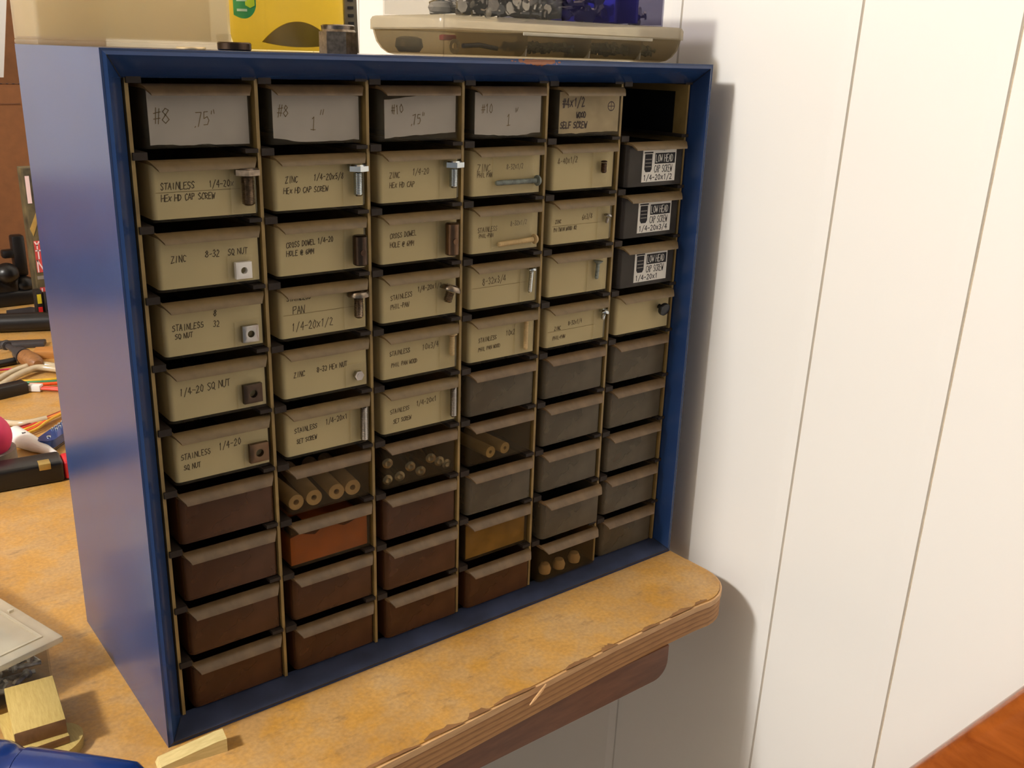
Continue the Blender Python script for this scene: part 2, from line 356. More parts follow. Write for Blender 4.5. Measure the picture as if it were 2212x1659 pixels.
# chipped brown patches along the front edge (flat wear, real stains with a shape of their own)
ch = MB()
for (x, L, w) in ((.118, .05, .003), (.165, .034, .0045), (.197, .02, .006), (.232, .04, .0035), (.30, .03, .0035), (.335, .018, .006), (.385, .022, .003), (.425, .03, .0035), (.452, .016, .003)):
    P = []; n = 9; yb = -.1005+(x-.106)*.043+.0018
    for i in range(n+1): t = i/n; P.append((x-L/2+L*t, yb-.0012+.043*(L*t-L/2)*0))
    for i in range(n, -1, -1): t = i/n; P.append((x-L/2+L*t, yb+w*sin(pi*t)*random.uniform(.5, 1.2)))
    ch.prism(P, 0.0, .00025)
bpart(ch, 'worn_edge', 'rust_brown')
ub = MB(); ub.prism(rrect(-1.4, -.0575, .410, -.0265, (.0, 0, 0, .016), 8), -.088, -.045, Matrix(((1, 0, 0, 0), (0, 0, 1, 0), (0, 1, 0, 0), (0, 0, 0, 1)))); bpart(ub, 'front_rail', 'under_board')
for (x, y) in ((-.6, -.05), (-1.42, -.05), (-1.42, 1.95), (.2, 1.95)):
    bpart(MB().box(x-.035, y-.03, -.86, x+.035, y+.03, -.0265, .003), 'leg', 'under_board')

# ------------------------------------------------------------ cabinet
CW, CD, CH = .5, .1955, .46
cab = tag(empty('parts_cabinet'), 'blue steel small-parts cabinet with sixty drawer slots standing on the bench', 'cabinet')
IX0, IX1, IZ0, IZ1, IY = .0150, .4932, .0088, .4440, .020
m_ = MB(); t = .0012
m_.box(0, .0, 0, t, CD, CH); m_.box(CW-t, 0, 0, CW, CD, CH); m_.box(t, 0, 0, CW-t, CD, t); m_.box(t, 0, CH-t, CW-t, CD, CH); m_.box(t, CD-t, t, CW-t, CD, CH-t)
m_.build('steel_shell', 'blue_enamel', cab)
fr = MB()
O = [(0, 0), (CW, 0), (CW, CH), (0, CH)]; O2 = [(.0035, .0035), (CW-.0035, .0035), (CW-.0035, CH-.0035), (.0035, CH-.0035)]
I = [(IX0, IZ0), (IX1, IZ0), (IX1, IZ1), (IX0, IZ1)]
for k in range(4):
    def ln(P, y, k): return [Vector((P[k][0], y, P[k][1])), Vector((P[(k+1) % 4][0], y, P[(k+1) % 4][1]))]
    prof = [(O, .0006), (O2, -.0008), (I, IY-.004), (I, IY+.012)]
    rows_ = [[fr.bm.verts.new(v) for v in ln(P, y, k)] for P, y in prof]
    for a, c in zip(rows_, rows_[1:]): fr.bm.faces.new((a[0], a[1], c[1], c[0]))
fr.bm.faces.ensure_lookup_table()
for f in fr.bm.faces[:2]+fr.bm.faces[2:3]: f.material_index = 1   # dust lies on the bottom member
fr.build('front_frame', ['blue_enamel', 'dusty_blue'], cab)
# mitre seams
ms = MB()
for k in range(4):
    a = Vector((O2[k][0], -.00095, O2[k][1])); c = Vector((I[k][0], IY-.0042, I[k][1]))
    ms.tube([a, c], .00035, 5)
ms.build('mitre_seam', 'black_void', cab)
# divider rack
PX, X0, PZ, Z0T, FY = .0788, .0967, .0437, .4398, .018
rk = MB(); RY0, RY1 = .0165, .188
divs = [X0+PX*k for k in range(-1, 6)]
for k, x in enumerate(divs):
    x = max(min(x, IX1+.0015), IX0+.0015) if k in (0, 6) else x
    if k == 6:   # right side wall, its top cell has a window cut through it
        rk.box(x-.001, RY0, IZ0+.0005, x+.001, RY1, Z0T-PZ+.004); rk.box(x-.001, RY0, IZ1-.007, x+.001, RY1, IZ1)
        rk.box(x-.001, RY0, Z0T-PZ+.004, x+.001, .031, IZ1-.007); rk.box(x-.001, .115, Z0T-PZ+.004, x+.001, RY1, IZ1-.007)
    else: rk.box(x-.0011, RY0, IZ0+.0005, x+.0011, RY1, IZ1)
rk.build('divider_rack', 'rack_plastic', cab)
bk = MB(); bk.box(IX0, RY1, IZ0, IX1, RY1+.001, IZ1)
bk.box(CW-.0034, .03, .30, CW-.0024, .186, .45)  # black sheet put in as the shade of the gap behind the window
bk.build('rear_panel_and_gap_shade', 'black_void', cab)
rl = MB()
for k in range(6):
    for r in range(11):
        zt = Z0T-PZ*r+.0008
        xa, xb = divs[k]+.0011, divs[k+1]-.0011
        if k == 0: xa = IX0+.0026
        if k == 5: xb = IX1-.0
        zc = zt+.0005
        if r == 10: zc = Z0T-PZ*9-.0375-.001; rl.box(xa, RY0+.004, IZ0, xb, RY1, zc); continue
        rl.box(xa, RY0-.0015, zc, xa+.0085, RY1, zc+.0045)
        rl.box(xb-.0085, RY0-.0015, zc+.002, xb, RY1, zc+.0045)
rl.build('shelf_rails', 'rack_dark', cab)

# ------------------------------------------------------------ drawers
DW, DH, DD = .0685, .0365, .150
def bin_mesh(mat):
    mb = MB(); shellbox(mb, 0, 0, 0, DW, DD, DH, .0011, (.001, .001, .0042, .0022)); return mb.mesh('bin', mat)
def lip_mesh(mat):
    """pull lip: flares forward and down from the top of the front, ends cut back"""
    mb = MB(); P = []
    prof = [(.0012, DH+.0006, 0), (-.0006, DH+.0009, 0), (-.0040, DH-.0006, .0012), (-.0075, DH-.0042, .0038), (-.0078, DH-.0056, .0042), (-.0068, DH-.0052, .0040), (-.0036, DH-.0020, .0014), (-.0004, DH-.0014, 0), (.0012, DH-.0014, 0)]
    L = [mb.bm.verts.new((e, y, z)) for y, z, e in prof]; R_ = [mb.bm.verts.new((DW-e, y, z)) for y, z, e in prof]; n = len(L)
    for i in range(n): mb.bm.faces.new((L[i], L[(i+1) % n], R_[(i+1) % n], R_[i]))
    mb.bm.faces.new(L[::-1]); mb.bm.faces.new(R_)
    # rim running back along the two sides
    mb.box(.0, .0012, DH-.0014, .0022, DD, DH+.0006); mb.box(DW-.0022, .0012, DH-.0014, DW, DD, DH+.0006)
    return mb.mesh('pull_lip', mat)
BIN = {k: bin_mesh(k) for k in ('bin_clear', 'bin_smoke', 'bin_grey', 'bin_dark', 'bin_seen')}
LIP = {k: lip_mesh(k) for k in ('lip_plastic', 'lip_smoke')}
def card_mesh(name, mat, wrap=.022):
    """card liner behind the front, bent round the left corner"""
    mb = MB(); c = .0013; r = .0032; out = [(c, c+r+wrap)]
    for i in range(6):
        a = radians(180+90*i/5); out.append((c+r+r*cos(a), c+r+r*sin(a)))
    out.append((DW-.0014, c))
    inn = [(DW-.0014, c+.0004)]+[(x+.0004 if k < 4 else x, y+(.0004 if k > 2 else 0)) for k, (x, y) in reversed(list(enumerate(out[:-1])))]
    mb.prism(out+inn, .0014, DH-.0016); return mb.mesh(name, mat)
CARD = card_mesh('card_liner', 'cream_card')
def hexagon(r, rot=0): return [(r*cos(radians(60*i)+rot), r*sin(radians(60*i)+rot)) for i in range(6)]
def thread(r, z0, z1, pitch=.0011):
    P = []; z = z0; k = 0
    while z < z1: P.append((r*(1 if k % 2 else .86), z)); z += pitch/2; k += 1
    P.append((r*.8, z1)); return P
def bolt(mb, x, y, z, L, r, hr, hh, kind='hex', ang=0):
    """head up at z, shank runs down L; ang turns it in the plane of the front"""
    M = place((x, y, z), 0, ang, 0)
    mb.lathe([(r*.6, -L)]+thread(r, -L+.0008, -.001)[:], 12, M)
    if kind == 'hex': mb.prism(hexagon(hr, .25), 0, hh*.8, M); mb.lathe([(hr*.84, hh*.8), (hr*.74, hh)], 16, M)
    elif kind == 'pan': mb.lathe([(r, -.0004), (hr, 0), (hr, hh*.35), (hr*.82, hh*.8), (hr*.4, hh), (hr*.12, hh)], 18, M); mb.box(-hr*.6, -.0003, hh*.9, hr*.6, .0003, hh*1.04, M=M)
    elif kind == 'flat': mb.lathe([(r*.9, -hh), (hr, -.0002), (hr, 0)], 18, M)
    return mb
# --- per drawer table: (row, col) -> dict
D = {}
def hx(L, r, hr, hh, mat, u=.86, top=.80, kind='hex', ang=0, dy=-.0055): return ('bolt', L, r, hr, hh, mat, u, top, kind, ang, dy)
W1 = 'white_card'
D[0, 0] = dict(t='note', txt=[('#8', .0088, .10, .40, .03), ('.75"', .0078, .44, .33, .10)], d='torn white card reading #8 .75 inch in the top left slot')
D[0, 1] = dict(t='note', txt=[('#8', .0072, .10, .48, 0), ('!', .0088, .44, .24, 0), ('"', .0115, .52, .24, 0)], d='torn white card reading #8 1 inch, top row')
D[0, 2] = dict(t='note', txt=[('#10', .0058, .18, .50, .08), ('.75"', .0068, .40, .28, .12)], d='tilted torn white card reading #10 .75 inch, top row')
D[0, 3] = dict(t='note', txt=[('#10', .0062, .14, .50, 0), ('!', .0088, .48, .24, 0), ('"', .0105, .58, .28, 0)], d='torn white card reading #10 1 inch, top row')
D[0, 4] = dict(t='sheet', txt=[('#4X1/2', .0078, .08, .60, .04, 'ink_dark'), ('WOOD', .0050, .30, .38, .04, 'ink_dark'), ('SELF SCREW', .0056, .06, .17, .0, 'ink_dark')], d='greyish paper reading #4x1/2 wood with a circled cross, top row')
def C(r, c, txt, sample, d, fold=None, **k): D[r, c] = dict(t='card', txt=txt, s=sample, d=d, fold=fold, **k)
C(1, 0, [('STAINLESS', .0052, .10, .60, 0), ('1/4-20X', .0052, .54, .60, 0), ('HEX HD CAP SCREW', .0048, .10, .34, 0)], hx(.019, .0042, .0085, .0045, 'steel', .875, .73), 'cream card marked stainless and a thick dark hex bolt', .48)
C(1, 1, [('ZINC', .0050, .14, .60, 0), ('1/4-20X5/8', .0050, .44, .62, 0), ('HEX HD CAP SCREW', .0046, .12, .34, 0)], hx(.017, .0034, .0075, .0044, 'zinc', .885, .70), 'cream card marked zinc hex and a shiny hex bolt, second column')
C(1, 2, [('ZINC', .0048, .14, .58, 0), ('1/4-20', .0052, .42, .62, 0), ('HEX HD CAP', .0048, .14, .32, 0)], hx(.015, .0034, .0078, .0046, 'zinc', .885, .68), 'cream card marked zinc hex and a shiny hex bolt, third column')
C(1, 3, [('ZINC', .0068, .10, .60, 0), ('8-32X1/2', .0046, .50, .62, .02), ('PHIL PAN', .0040, .10, .42, 0)], hx(.040, .0021, .0042, .0026, 'grey_zinc', .90, .30, 'pan', radians(90)), 'cream card marked zinc and a long grey screw taped flat')
C(1, 4, [('4-40X1/2', .0058, .10, .66, .06)], hx(.009, .0026, .0026, .001, 'dark_steel', .77, .62, 'pan'), 'cream card marked 4-40x1/2 and a tiny dark screw')
C(2, 0, [('ZINC', .0054, .14, .56, 0), ('8-32', .0054, .46, .60, 0), ('SQ NUT', .0050, .68, .60, 0)], ('nut', .0054, 'white_plastic', .80, .20), 'cream card marked zinc 8-32 sq nut and a pale square nut')
C(2, 1, [('CROSS DOWEL 1/4-20', .0044, .12, .62, .05), ('HOLE @ 6MM', .0046, .12, .40, 0)], ('dowel', 'dark_steel', .88, .13, .021), 'cream card marked cross dowel and a dark barrel nut, second column')
C(2, 2, [('CROSS DOWEL', .0046, .14, .60, .05), ('HOLE @ 6MM', .0046, .14, .36, 0)], ('dowel', 'bronze_steel', .86, .12, .024), 'cream card marked cross dowel and a dark barrel nut, third column')
C(2, 3, [('STAINLESS', .0046, .12, .54, .04), ('8-32X1/2', .0046, .58, .62, .04), ('PHIL-PAN', .0038, .14, .36, 0)], hx(.036, .0021, .0040, .0026, 'beige', .89, .24, 'pan', radians(88)), 'cream card marked stainless and a long screw under yellowed tape')
C(2, 4, [('ZINC', .0036, .10, .50, .04), ('6X3/8', .0052, .52, .60, .06), ('PH TWIN WOOD #2', .0038, .08, .32, .02)], hx(.006, .0016, .0036, .002, 'nickel', .90, .58, 'pan', radians(12), -.007), 'cream card marked ph twin wood and a short glinting screw', .44)
C(3, 0, [('STAINLESS', .0050, .10, .56, 0), ('8', .0050, .50, .74, 0), ('32', .0050, .49, .54, 0), ('SQ NUT', .0044, .12, .34, 0)], ('nut', .0056, 'nickel', .83, .22), 'cream card marked stainless 8/32 and a square nut with a round rim')
C(3, 1, [('STAINLESS', .0044, .10, .82, 0), ('PAN', .0068, .16, .56, 0), ('1/4-20X1/2', .0070, .14, .16, .02)], hx(.016, .0034, .0080, .0042, 'steel', .86, .72, 'pan'), 'cream card marked pan and a shiny round-headed screw', .48)
C(3, 2, [('STAINLESS', .0046, .14, .48, .08), ('1/4-20X1/2', .0048, .48, .66, .06), ('PHIL-PAN', .0044, .14, .30, .04)], hx(.009, .0034, .0078, .0046, 'steel', .86, .56, 'pan', radians(20), -.008), 'cream card marked phil-pan and a pan screw jutting forward')
C(3, 3, [('8-32X3/4', .0064, .20, .60, .06)], hx(.0185, .0020, .0040, .0024, 'zinc', .87, .76, 'pan', radians(4)), 'cream card marked 8-32x3/4 and an upright zinc screw', .48)
C(3, 4, [], hx(.0155, .0018, .0042, .0026, 'grey_zinc', .78, .76, 'flat', radians(4)), 'blank cream card and one upright grey screw')
C(4, 0, [('1/4-20 SQ NUT', .0060, .12, .56, .04)], ('nut', .0066, 'dark_steel', .82, .26), 'cream card marked 1/4-20 sq nut and a dark square nut')
C(4, 1, [('ZINC', .0048, .14, .44, .02), ('8-32 HEX NUT', .0046, .40, .54, .03)], ('nut', .0038, 'nickel', .86, .24), 'cream card marked zinc 8-32 hex nut and a small nut')
C(4, 2, [('STAINLESS', .0044, .12, .52, .04), ('10X3/4', .0056, .54, .60, .06), ('PHIL PAN WOOD', .0040, .14, .28, .02)], hx(.017, .0021, .0040, .002, 'beige', .90, .80, 'pan'), 'cream card marked phil pan wood and a pale screw')
C(4, 3, [('STAINLESS', .0044, .16, .46, .04), ('10X2', .0052, .56, .58, .06), ('PHIL PAN WOOD', .0038, .16, .26, .04)], hx(.026, .0019, .0030, .0014, 'beige', .82, .86, 'pan'), 'cream card marked 10x2 and a long thin upright screw')
C(4, 4, [('ZINC', .0040, .16, .42, .04), ('8-32X1/4', .0044, .38, .56, .04), ('PHIL-PAN', .0038, .14, .20, .02)], hx(.006, .002, .0045, .003, 'zinc', .93, .68, 'pan', radians(15), -.006), 'cream card marked zinc 8-32x1/4 and a bright small screw', .40)
C(4, 5, [], ('knob', 'black_metal', .78, .60), 'blank cream card and a round black knob')
C(5, 0, [('STAINLESS', .0050, .08, .46, .04), ('1/4-20', .0060, .46, .58, .06), ('SQ NUT', .0044, .10, .26, .02)], ('nut', .0068, 'bronze_steel', .85, .26), 'cream card marked stainless 1/4-20 and a brownish square nut')
C(5, 1, [('STAINLESS', .0044, .12, .50, .05), ('1/4-20X1', .0050, .48, .62, .07), ('SET SCREW', .0040, .14, .28, .04)], hx(.029, .0030, .0030, .0008, 'nickel', .90, .88, 'pan'), 'cream card marked set screw and a long headless rod, second column')
C(5, 2, [('STAINLESS', .0042, .12, .46, .05), ('1/4-20X1', .0052, .46, .58, .07), ('SET SCREW', .0040, .16, .24, .04)], hx(.026, .0028, .0028, .0008, 'nickel', .92, .86, 'pan'), 'cream card marked set screw and a long headless rod, third column')
for r, q in ((1, '1/2'), (2, '3/4'), (3, '1')):
    D[r, 5] = dict(t='low', q=q, d='smoky grey drawer with a white LOW HEAD CAP SCREW 1/4-20 x %s label' % q)
ORD = ['first', 'second', 'third', 'fourth', 'fifth', 'sixth']
UP = {9: 'bottom slot', 8: 'second slot from the bottom', 7: 'third slot from the bottom', 6: 'fourth slot from the bottom', 5: 'fifth slot from the bottom'}
for r in range(5, 10):
    for c in range(6):
        if (r, c) in D: continue
        D[r, c] = dict(t='plain', d='unlabelled drawer in the %s of the %s column' % (UP[r], ORD[c]))
def over(r, c, d): D[r, c]['d'] = d
over(6, 1, 'dusty see-through drawer showing four fat round spacers')
over(7, 1, 'see-through drawer filled by a torn orange box')
over(6, 2, 'see-through drawer with a jumble of shiny round-ended screws')
over(6, 3, 'dusty see-through drawer with two pale tube ends')
over(7, 3, 'see-through drawer with a blurred dark shape inside, fourth column')
over(8, 3, 'see-through drawer with yellowish card inside, fourth column')
over(9, 1, 'brown see-through drawer with a pale lump in its left corner')
over(9, 4, 'see-through drawer with pale blobs inside, bottom of the fifth column')
over(7, 5, 'grey drawer with two small orange bits behind its front')
over(9, 5, 'grey drawer with a bright slanted reflection at the bottom right of the cabinet')
over(7, 4, 'grey drawer with one small dark spot, fifth column')
over(9, 0, 'reddish brown unlabelled drawer at the bottom left of the cabinet')
YOFF = {(0, 0): .002, (0, 1): .002, (0, 2): .001, (0, 3): 0, (0, 4): -.004, (7, 3): -.001, (8, 4): -.006, (9, 4): -.005, (4, 5): -.002, (1, 5): -.003, (2, 5): -.002, (3, 5): -.002, (9, 2): -.003, (9, 3): -.003, (8, 2): -.002}
def dfront(r, c): return X0-.0018+PX*c-DW, FY+YOFF.get((r, c), 0), Z0T-PZ*r-DH
def link(name, me, parent):
    o = bpy.data.objects.new(name, me); COL.objects.link(o); o.parent = parent; return o
for (r, c), d in sorted(D.items()):
    x, y, z = dfront(r, c)
    ty = d['t']
    gm = 'bin_clear' if ty in ('card', 'sheet', 'note') else 'bin_dark' if ty == 'low' else ('bin_grey' if (c >= 4 or (c == 3 and r < 8)) else 'bin_smoke')
    if (r, c) in ((6, 1), (6, 2), (7, 1), (8, 3), (6, 3), (9, 4)): gm = 'bin_seen'
    root = link('drawer', BIN[gm], cab); root.location = (x, y, z)
    pre = {'card': 'clear drawer with ', 'note': 'smoky drawer with a ', 'sheet': 'clear drawer with a ', 'low': '', 'plain': ''}[ty]
    root['label'] = pre+d['d']
    link('pull_lip', LIP['lip_plastic' if ty in ('card', 'sheet', 'low') else 'lip_smoke'], root)
    cf = .0012   # face of the card
    if ty == 'card':
        cd = link('card_liner', CARD, root)
        if d['fold']:
            f = MB(); f.box(.004, cf-.0001, DH*d['fold'], DW*.84, cf+.0001, DH*d['fold']+.00025); f.build('fold_line', 'fold', root)
        if d['txt']:
            mb = MB()
            for tx in d['txt']: strokes(mb, tx[0], tx[1]*.80, tx[2]*DW, (tx[3]-(.07 if tx[3] > .53 else .0))*DH, cf-.00006, .00050, jit=.42, tilt=tx[4], adv=4.9, aspect=.70, slant=.06)
            mb.build('handwriting', 'ink' if c < 2 else 'ink_grey', root)
        s = d['s']; mb = MB()
        if s[0] == 'bolt':
            _, L, rr, hr, hh, mt, u, top_, kd, ang, dy = s
            bolt(mb, DW*u, -rr-.0008 if ang < 1 else -rr-.0006, DH*top_, L, rr, hr if kd != 'x' else hr, hh, kd, ang)
            nme = 'sample_screw' if kd != 'hex' else 'sample_bolt'; u0 = u
        elif s[0] == 'nut':
            _, h, mt, u, v = s; cx_, cz_ = DW*u, DH*v+h*.4
            if r == 4 and c == 1:
                mb.prism(hexagon(h), 0, .003, place((cx_, -.0006, cz_), pi/2)); mb.lathe([(h*.5, -.0001), (h*.5, .0032)], 14, place((cx_, -.0006, cz_), pi/2))
            else:
                n = 20; M = place((cx_, -.0006, cz_), pi/2); bm = mb.bm
                sq = [];
                for i in range(n):
                    a = 2*pi*i/n+pi/4; k_ = h/max(abs(cos(a)), abs(sin(a))); sq.append((k_*cos(a), k_*sin(a)))
                ci = [(h*.42*cos(2*pi*i/n+pi/4), h*.42*sin(2*pi*i/n+pi/4)) for i in range(n)]
                rim = [(h*.80*cos(2*pi*i/n+pi/4), h*.80*sin(2*pi*i/n+pi/4)) for i in range(n)]
                loops = [(sq, 0), (sq, .0032), (rim, .0038), (ci, .0036), (ci, 0)]
                R_ = [[bm.verts.new(M @ Vector((p[0], p[1], zz))) for p in P] for P, zz in loops]
                for A, B in zip(R_, R_[1:]+[R_[0]]):
                    for i in range(n): bm.faces.new((A[i], A[(i+1) % n], B[(i+1) % n], B[i]))
            nme = 'sample_nut'; u0 = u
        elif s[0] == 'dowel':
            _, mt, u, v, h = s; rr = .0052
            mb.lathe([(rr*.8, 0), (rr, .0008), (rr, h-.0008), (rr*.8, h), (rr*.35, h)], 20, place((DW*u, -rr-.0005, DH*v)))
            mb.lathe([(.0022, 0), (.0022, .0006)], 14, place((DW*u-.0006, -2*rr-.0004, DH*v+h*.45), pi/2)); nme = 'sample_dowel'; u0 = u
        else:
            _, mt, u, v = s
            mb.lathe([(.0022, 0), (.0022, .004), (.0056, .005), (.0060, .0065), (.0056, .0085), (.003, .0095)], 20, place((DW*u, -.0002, DH*v), pi/2+.25)); nme = 'sample_knob'; u0 = u
        mb.build(nme, mt, root)
        if s[0] != 'knob':
            w = .0095 if s[0] != 'bolt' or s[9] < 1 else .022
            tc_ = u0*DW if w < .02 else DW*.62
            tp = MB(); tp.box(max(tc_-w, .0), -.00035, DH*.06 if w < .02 else DH*.12, min(tc_+w*.8, DW-.001), -.0001, DH*.86 if s[0] != 'nut' else DH*.52); tp.build('clear_tape', 'tape', root)
    elif ty in ('note', 'sheet'):
        # liner behind the front, torn at top and bottom
        mb = MB(); n = 14; k = 1 if (r, c) == (0, 2) else -1
        tl, tr_ = {0: (.93, .93), 1: (.95, .82), 2: (.76, .94), 3: (.90, .86), 4: (.92, .92)}[c]
        bl, br = {0: (.05, .03), 1: (.10, .06), 2: (.06, .14), 3: (.10, .10), 4: (.05, .08)}[c]
        xl, xr = {0: .004, 1: .004, 2: .007, 3: .004, 4: .003}[c], DW-.0022
        P = []
        for i in range(n+1):
            tt = i/n; zz = bl+(br-bl)*tt+random.uniform(-.015, .015)-(.05*sin(pi*tt) if c in (1, 3) else 0); P.append((xl+(xr-xl)*tt, max(zz, .035)*DH))
        for i in range(n, -1, -1):
            tt = i/n; zz = tl+(tr_-tl)*tt+random.uniform(-.008, .008); P.append((xl+(.0022 if c == 2 else 0)*(-1 if 0 else 0)+(xr-xl)*tt, min(zz, .95)*DH))
        a = [mb.bm.verts.new((px, .0014, pz)) for px, pz in P]; b_ = [mb.bm.verts.new((px, .0018, pz)) for px, pz in P]; kk = len(P)
        mb.bm.faces.new(a); mb.bm.faces.new(b_[::-1])
        for i in range(kk): mb.bm.faces.new((a[i], b_[i], b_[(i+1) % kk], a[(i+1) % kk]))
        nm_ = 'torn_note' if ty == 'note' else 'paper_liner'
        if ty == 'sheet' and 'sheet' not in MATS: plain('sheet', (176, 162, 132), .8)
        cd = mb.build(nm_, 'white_card' if ty == 'note' else 'sheet', root)
        mb = MB(); mb2 = None
        for tx in d['txt']:
            strokes(mb, tx[0], tx[1]*(1 if ty == 'note' else .85), tx[2]*DW, tx[3]*DH, .00122, .00050 if ty == 'note' else .00095, jit=.35, tilt=tx[4], adv=5, aspect=.72)
        if ty == 'sheet':
            cx_, cz_, R2 = DW*.84, DH*.62, .0035
            for i in range(20):
                a0, a1 = 2*pi*i/20, 2*pi*(i+1)/20
                mb.quad(*[(cx_+q*cos(a), .00122, cz_+q*sin(a)) for q, a in ((R2-.0004, a0), (R2+.0004, a0), (R2+.0004, a1), (R2-.0004, a1))])
            mb.quad((cx_-R2, .00122, cz_-.0003), (cx_+R2, .00122, cz_-.0003), (cx_+R2, .00122, cz_+.0003), (cx_-R2, .00122, cz_+.0003))
            mb.quad((cx_-.0003, .00121, cz_-R2), (cx_+.0003, .00121, cz_-R2), (cx_+.0003, .00121, cz_+R2), (cx_-.0003, .00121, cz_+R2))
        mb.build('handwriting', 'ink_grey' if ty == 'note' else 'ink_violet', root)
        if ty == 'sheet': # yellowed strip of card at the right behind the paper
            pass
    elif ty == 'low':
        lx0, lx1, lz0, lz1 = DW*.27, DW*.86, .0035, DH-.003
        mb = MB(); mb.box(lx0, -.0003, lz0, lx1, -.00005, lz1); lab = mb.build('printed_label', 'label_paper', root)
        mb = MB(); fz = -.00034; lw = lx1-lx0; lh = lz1-lz0
        bx0, bx1, bz0, bz1 = lx0+lw*.36, lx1-lw*.03, lz0+lh*.50, lz0+lh*.80
        mb.quad((bx0, fz, bz0), (bx1, fz, bz0), (bx1, fz, bz1), (bx0, fz, bz1))
        # dark drawing of a cap screw at the left: wide head over a rounded shank
        sx0, sx1 = lx0+lw*.06, lx0+lw*.28
        mb.quad((sx0-.0008, fz, lz0+lh*.80), (sx1+.0008, fz, lz0+lh*.80), (sx1+.0008, fz, lz0+lh*.84), (sx0-.0008, fz, lz0+lh*.84))
        q = [(sx0, lz0+lh*.78), (sx0, lz0+lh*.36), (sx0+.0016, lz0+lh*.28), (sx1-.0016, lz0+lh*.28), (sx1, lz0+lh*.36), (sx1, lz0+lh*.78)]
        mb.bm.faces.new([mb.bm.verts.new((a, fz, b2)) for a, b2 in q])
        strokes(mb, 'CAP SCREW', lh*.20, bx0, lz0+lh*.26, fz, .0006, 0, 5.0, 0, .50)
        strokes(mb, '1/4-20X'+d['q'], lh*.15, lx0+lw*.05, lz0+lh*.05, fz, .0007, 0, 5.0, 0, .95)
        strokes(mb, 'HILA', lh*.09, lx0+lw*.50, lz0+lh*.87, fz, .0004, 0, 5.0, 0, .9)
        mb.build('black_print', 'ink_dark', root)
        mb = MB(); strokes(mb, 'LOW HEAD', (bz1-bz0)*.68, bx0+.0010, bz0+(bz1-bz0)*.17, fz-.0001, .0006, 0, 5.0, 0, .54); mb.build('reversed_print', 'label_paper', root)
        mb = MB()
        for i in range(3): mb.box(sx0+.0008, fz-.0001, lz0+lh*(.42+.1*i), sx1-.0008, fz-.00002, lz0+lh*(.445+.1*i))
        mb.build('screw_drawing_highlights', 'grey_tape', root)

# things inside the see-through drawers
def inside(r, c, u, v, dy=.002):
    x, y, z = dfront(r, c); return x+DW*u, y+.0014+dy, z+.0011+v
def lie(name, mb, mat, label, cat, group, loc, rz=0, rx=0):
    o = mb.build(name, mat); o.location = loc; o.rotation_euler = (rx, 0, rz); return tag(o, label, cat, group)
def spacer(ro, ri, L):
    mb = MB(); M = place((0, 0, 0), -pi/2)
    n = 24; loops = [(ro, 0), (ro*.97, -.0), (ro, .0004), (ro, L), (ri, L), (ri, 0)]
    R_ = [[mb.bm.verts.new(M @ Vector((q*cos(2*pi*i/n), q*sin(2*pi*i/n), z))) for i in range(n)] for q, z in loops]
    for A, B in zip(R_, R_[1:]+[R_[0]]):
        for i in range(n): mb.bm.faces.new((A[i], A[(i+1) % n], B[(i+1) % n], B[i]))
    return mb
for i, (u, v, w) in enumerate(((.12, .0064, 'leftmost'), (.33, .0064, 'second from the left'), (.60, .0064, 'third from the left'), (.80, .0064, 'rightmost'))):
    lie('round_spacer', spacer(.0061, .0022, .06), 'nylon', 'fat round spacer with a dark hole, %s of four in the drawer' % w, 'spacer', 'fat spacers in the dusty drawer', inside(6, 1, u, v), -.12 if i else 0)
for i, (u, v, w) in enumerate(((.40, .0052, 'left'), (.62, .0055, 'right'))):
    lie('tube_spacer', spacer(.0050, .0016, .05), 'beige', 'pale tube end with a dark hole, %s of the pair in a grey drawer' % w, 'spacer', 'pale tubes in the fourth column', inside(6, 3, u, v), .06)
def smallscrew():
    mb = MB(); M = place((0, 0, 0), -pi/2)
    mb.lathe([(.0012, 0), (.0022, -.0004), (.0042, .0004), (.0042, .0012), (.0024, .0028), (.0024, .028)], 16, M); return mb
for i, (u, v, rz) in enumerate(((.10, .0185, -.3), (.10, .0045, -.1), (.26, .0050, -.2), (.40, .0110, -.3), (.54, .0048, -.3), (.68, .0135, -.35), (.80, .0090, -.2), (.91, .0048, 0))):
    lie('machine_screw', smallscrew(), 'nickel', 'shiny round-ended screw in the jumble behind the clear drawer front', 'screw', 'jumbled screws in the third column', inside(6, 2, u, v), rz)
mb = MB()
n = 16; P = [(0, 0)]+[(.064, 0)]+[(.064-.064*i/n, .0235+random.uniform(-.0012, .0012)+.002*sin(i)) for i in range(n+1)]
a = [mb.bm.verts.new((px, 0, pz)) for px, pz in P]; b_ = [mb.bm.verts.new((px, .12, pz)) for px, pz in P]; kk = len(P)
mb.bm.faces.new(a); mb.bm.faces.new(b_[::-1])
for i in range(kk): mb.bm.faces.new((a[i], b_[i], b_[(i+1) % kk], a[(i+1) % kk]))
ob = lie('orange_box', mb, 'orange_card', 'torn-topped orange cardboard box filling a clear drawer', 'box', None, inside(7, 1, .025, 0, .001))
x, y, z = inside(7, 1, .03, .020, -.0004)
cl = MB(); cl.box(0, 0, 0, .011, .012, .010, .001); cl.mi = 0
lie('metal_clip', cl, 'dark_steel', 'dark metal clip in the upper left of the orange box drawer', 'clip', None, (x, y+.001, z+.0045))
lie('yellow_card', MB().box(0, 0, 0, .063, .0008, .031), 'mustard', 'yellowish card standing behind a clear drawer front', 'card', None, inside(8, 3, .035, 0, .0006))
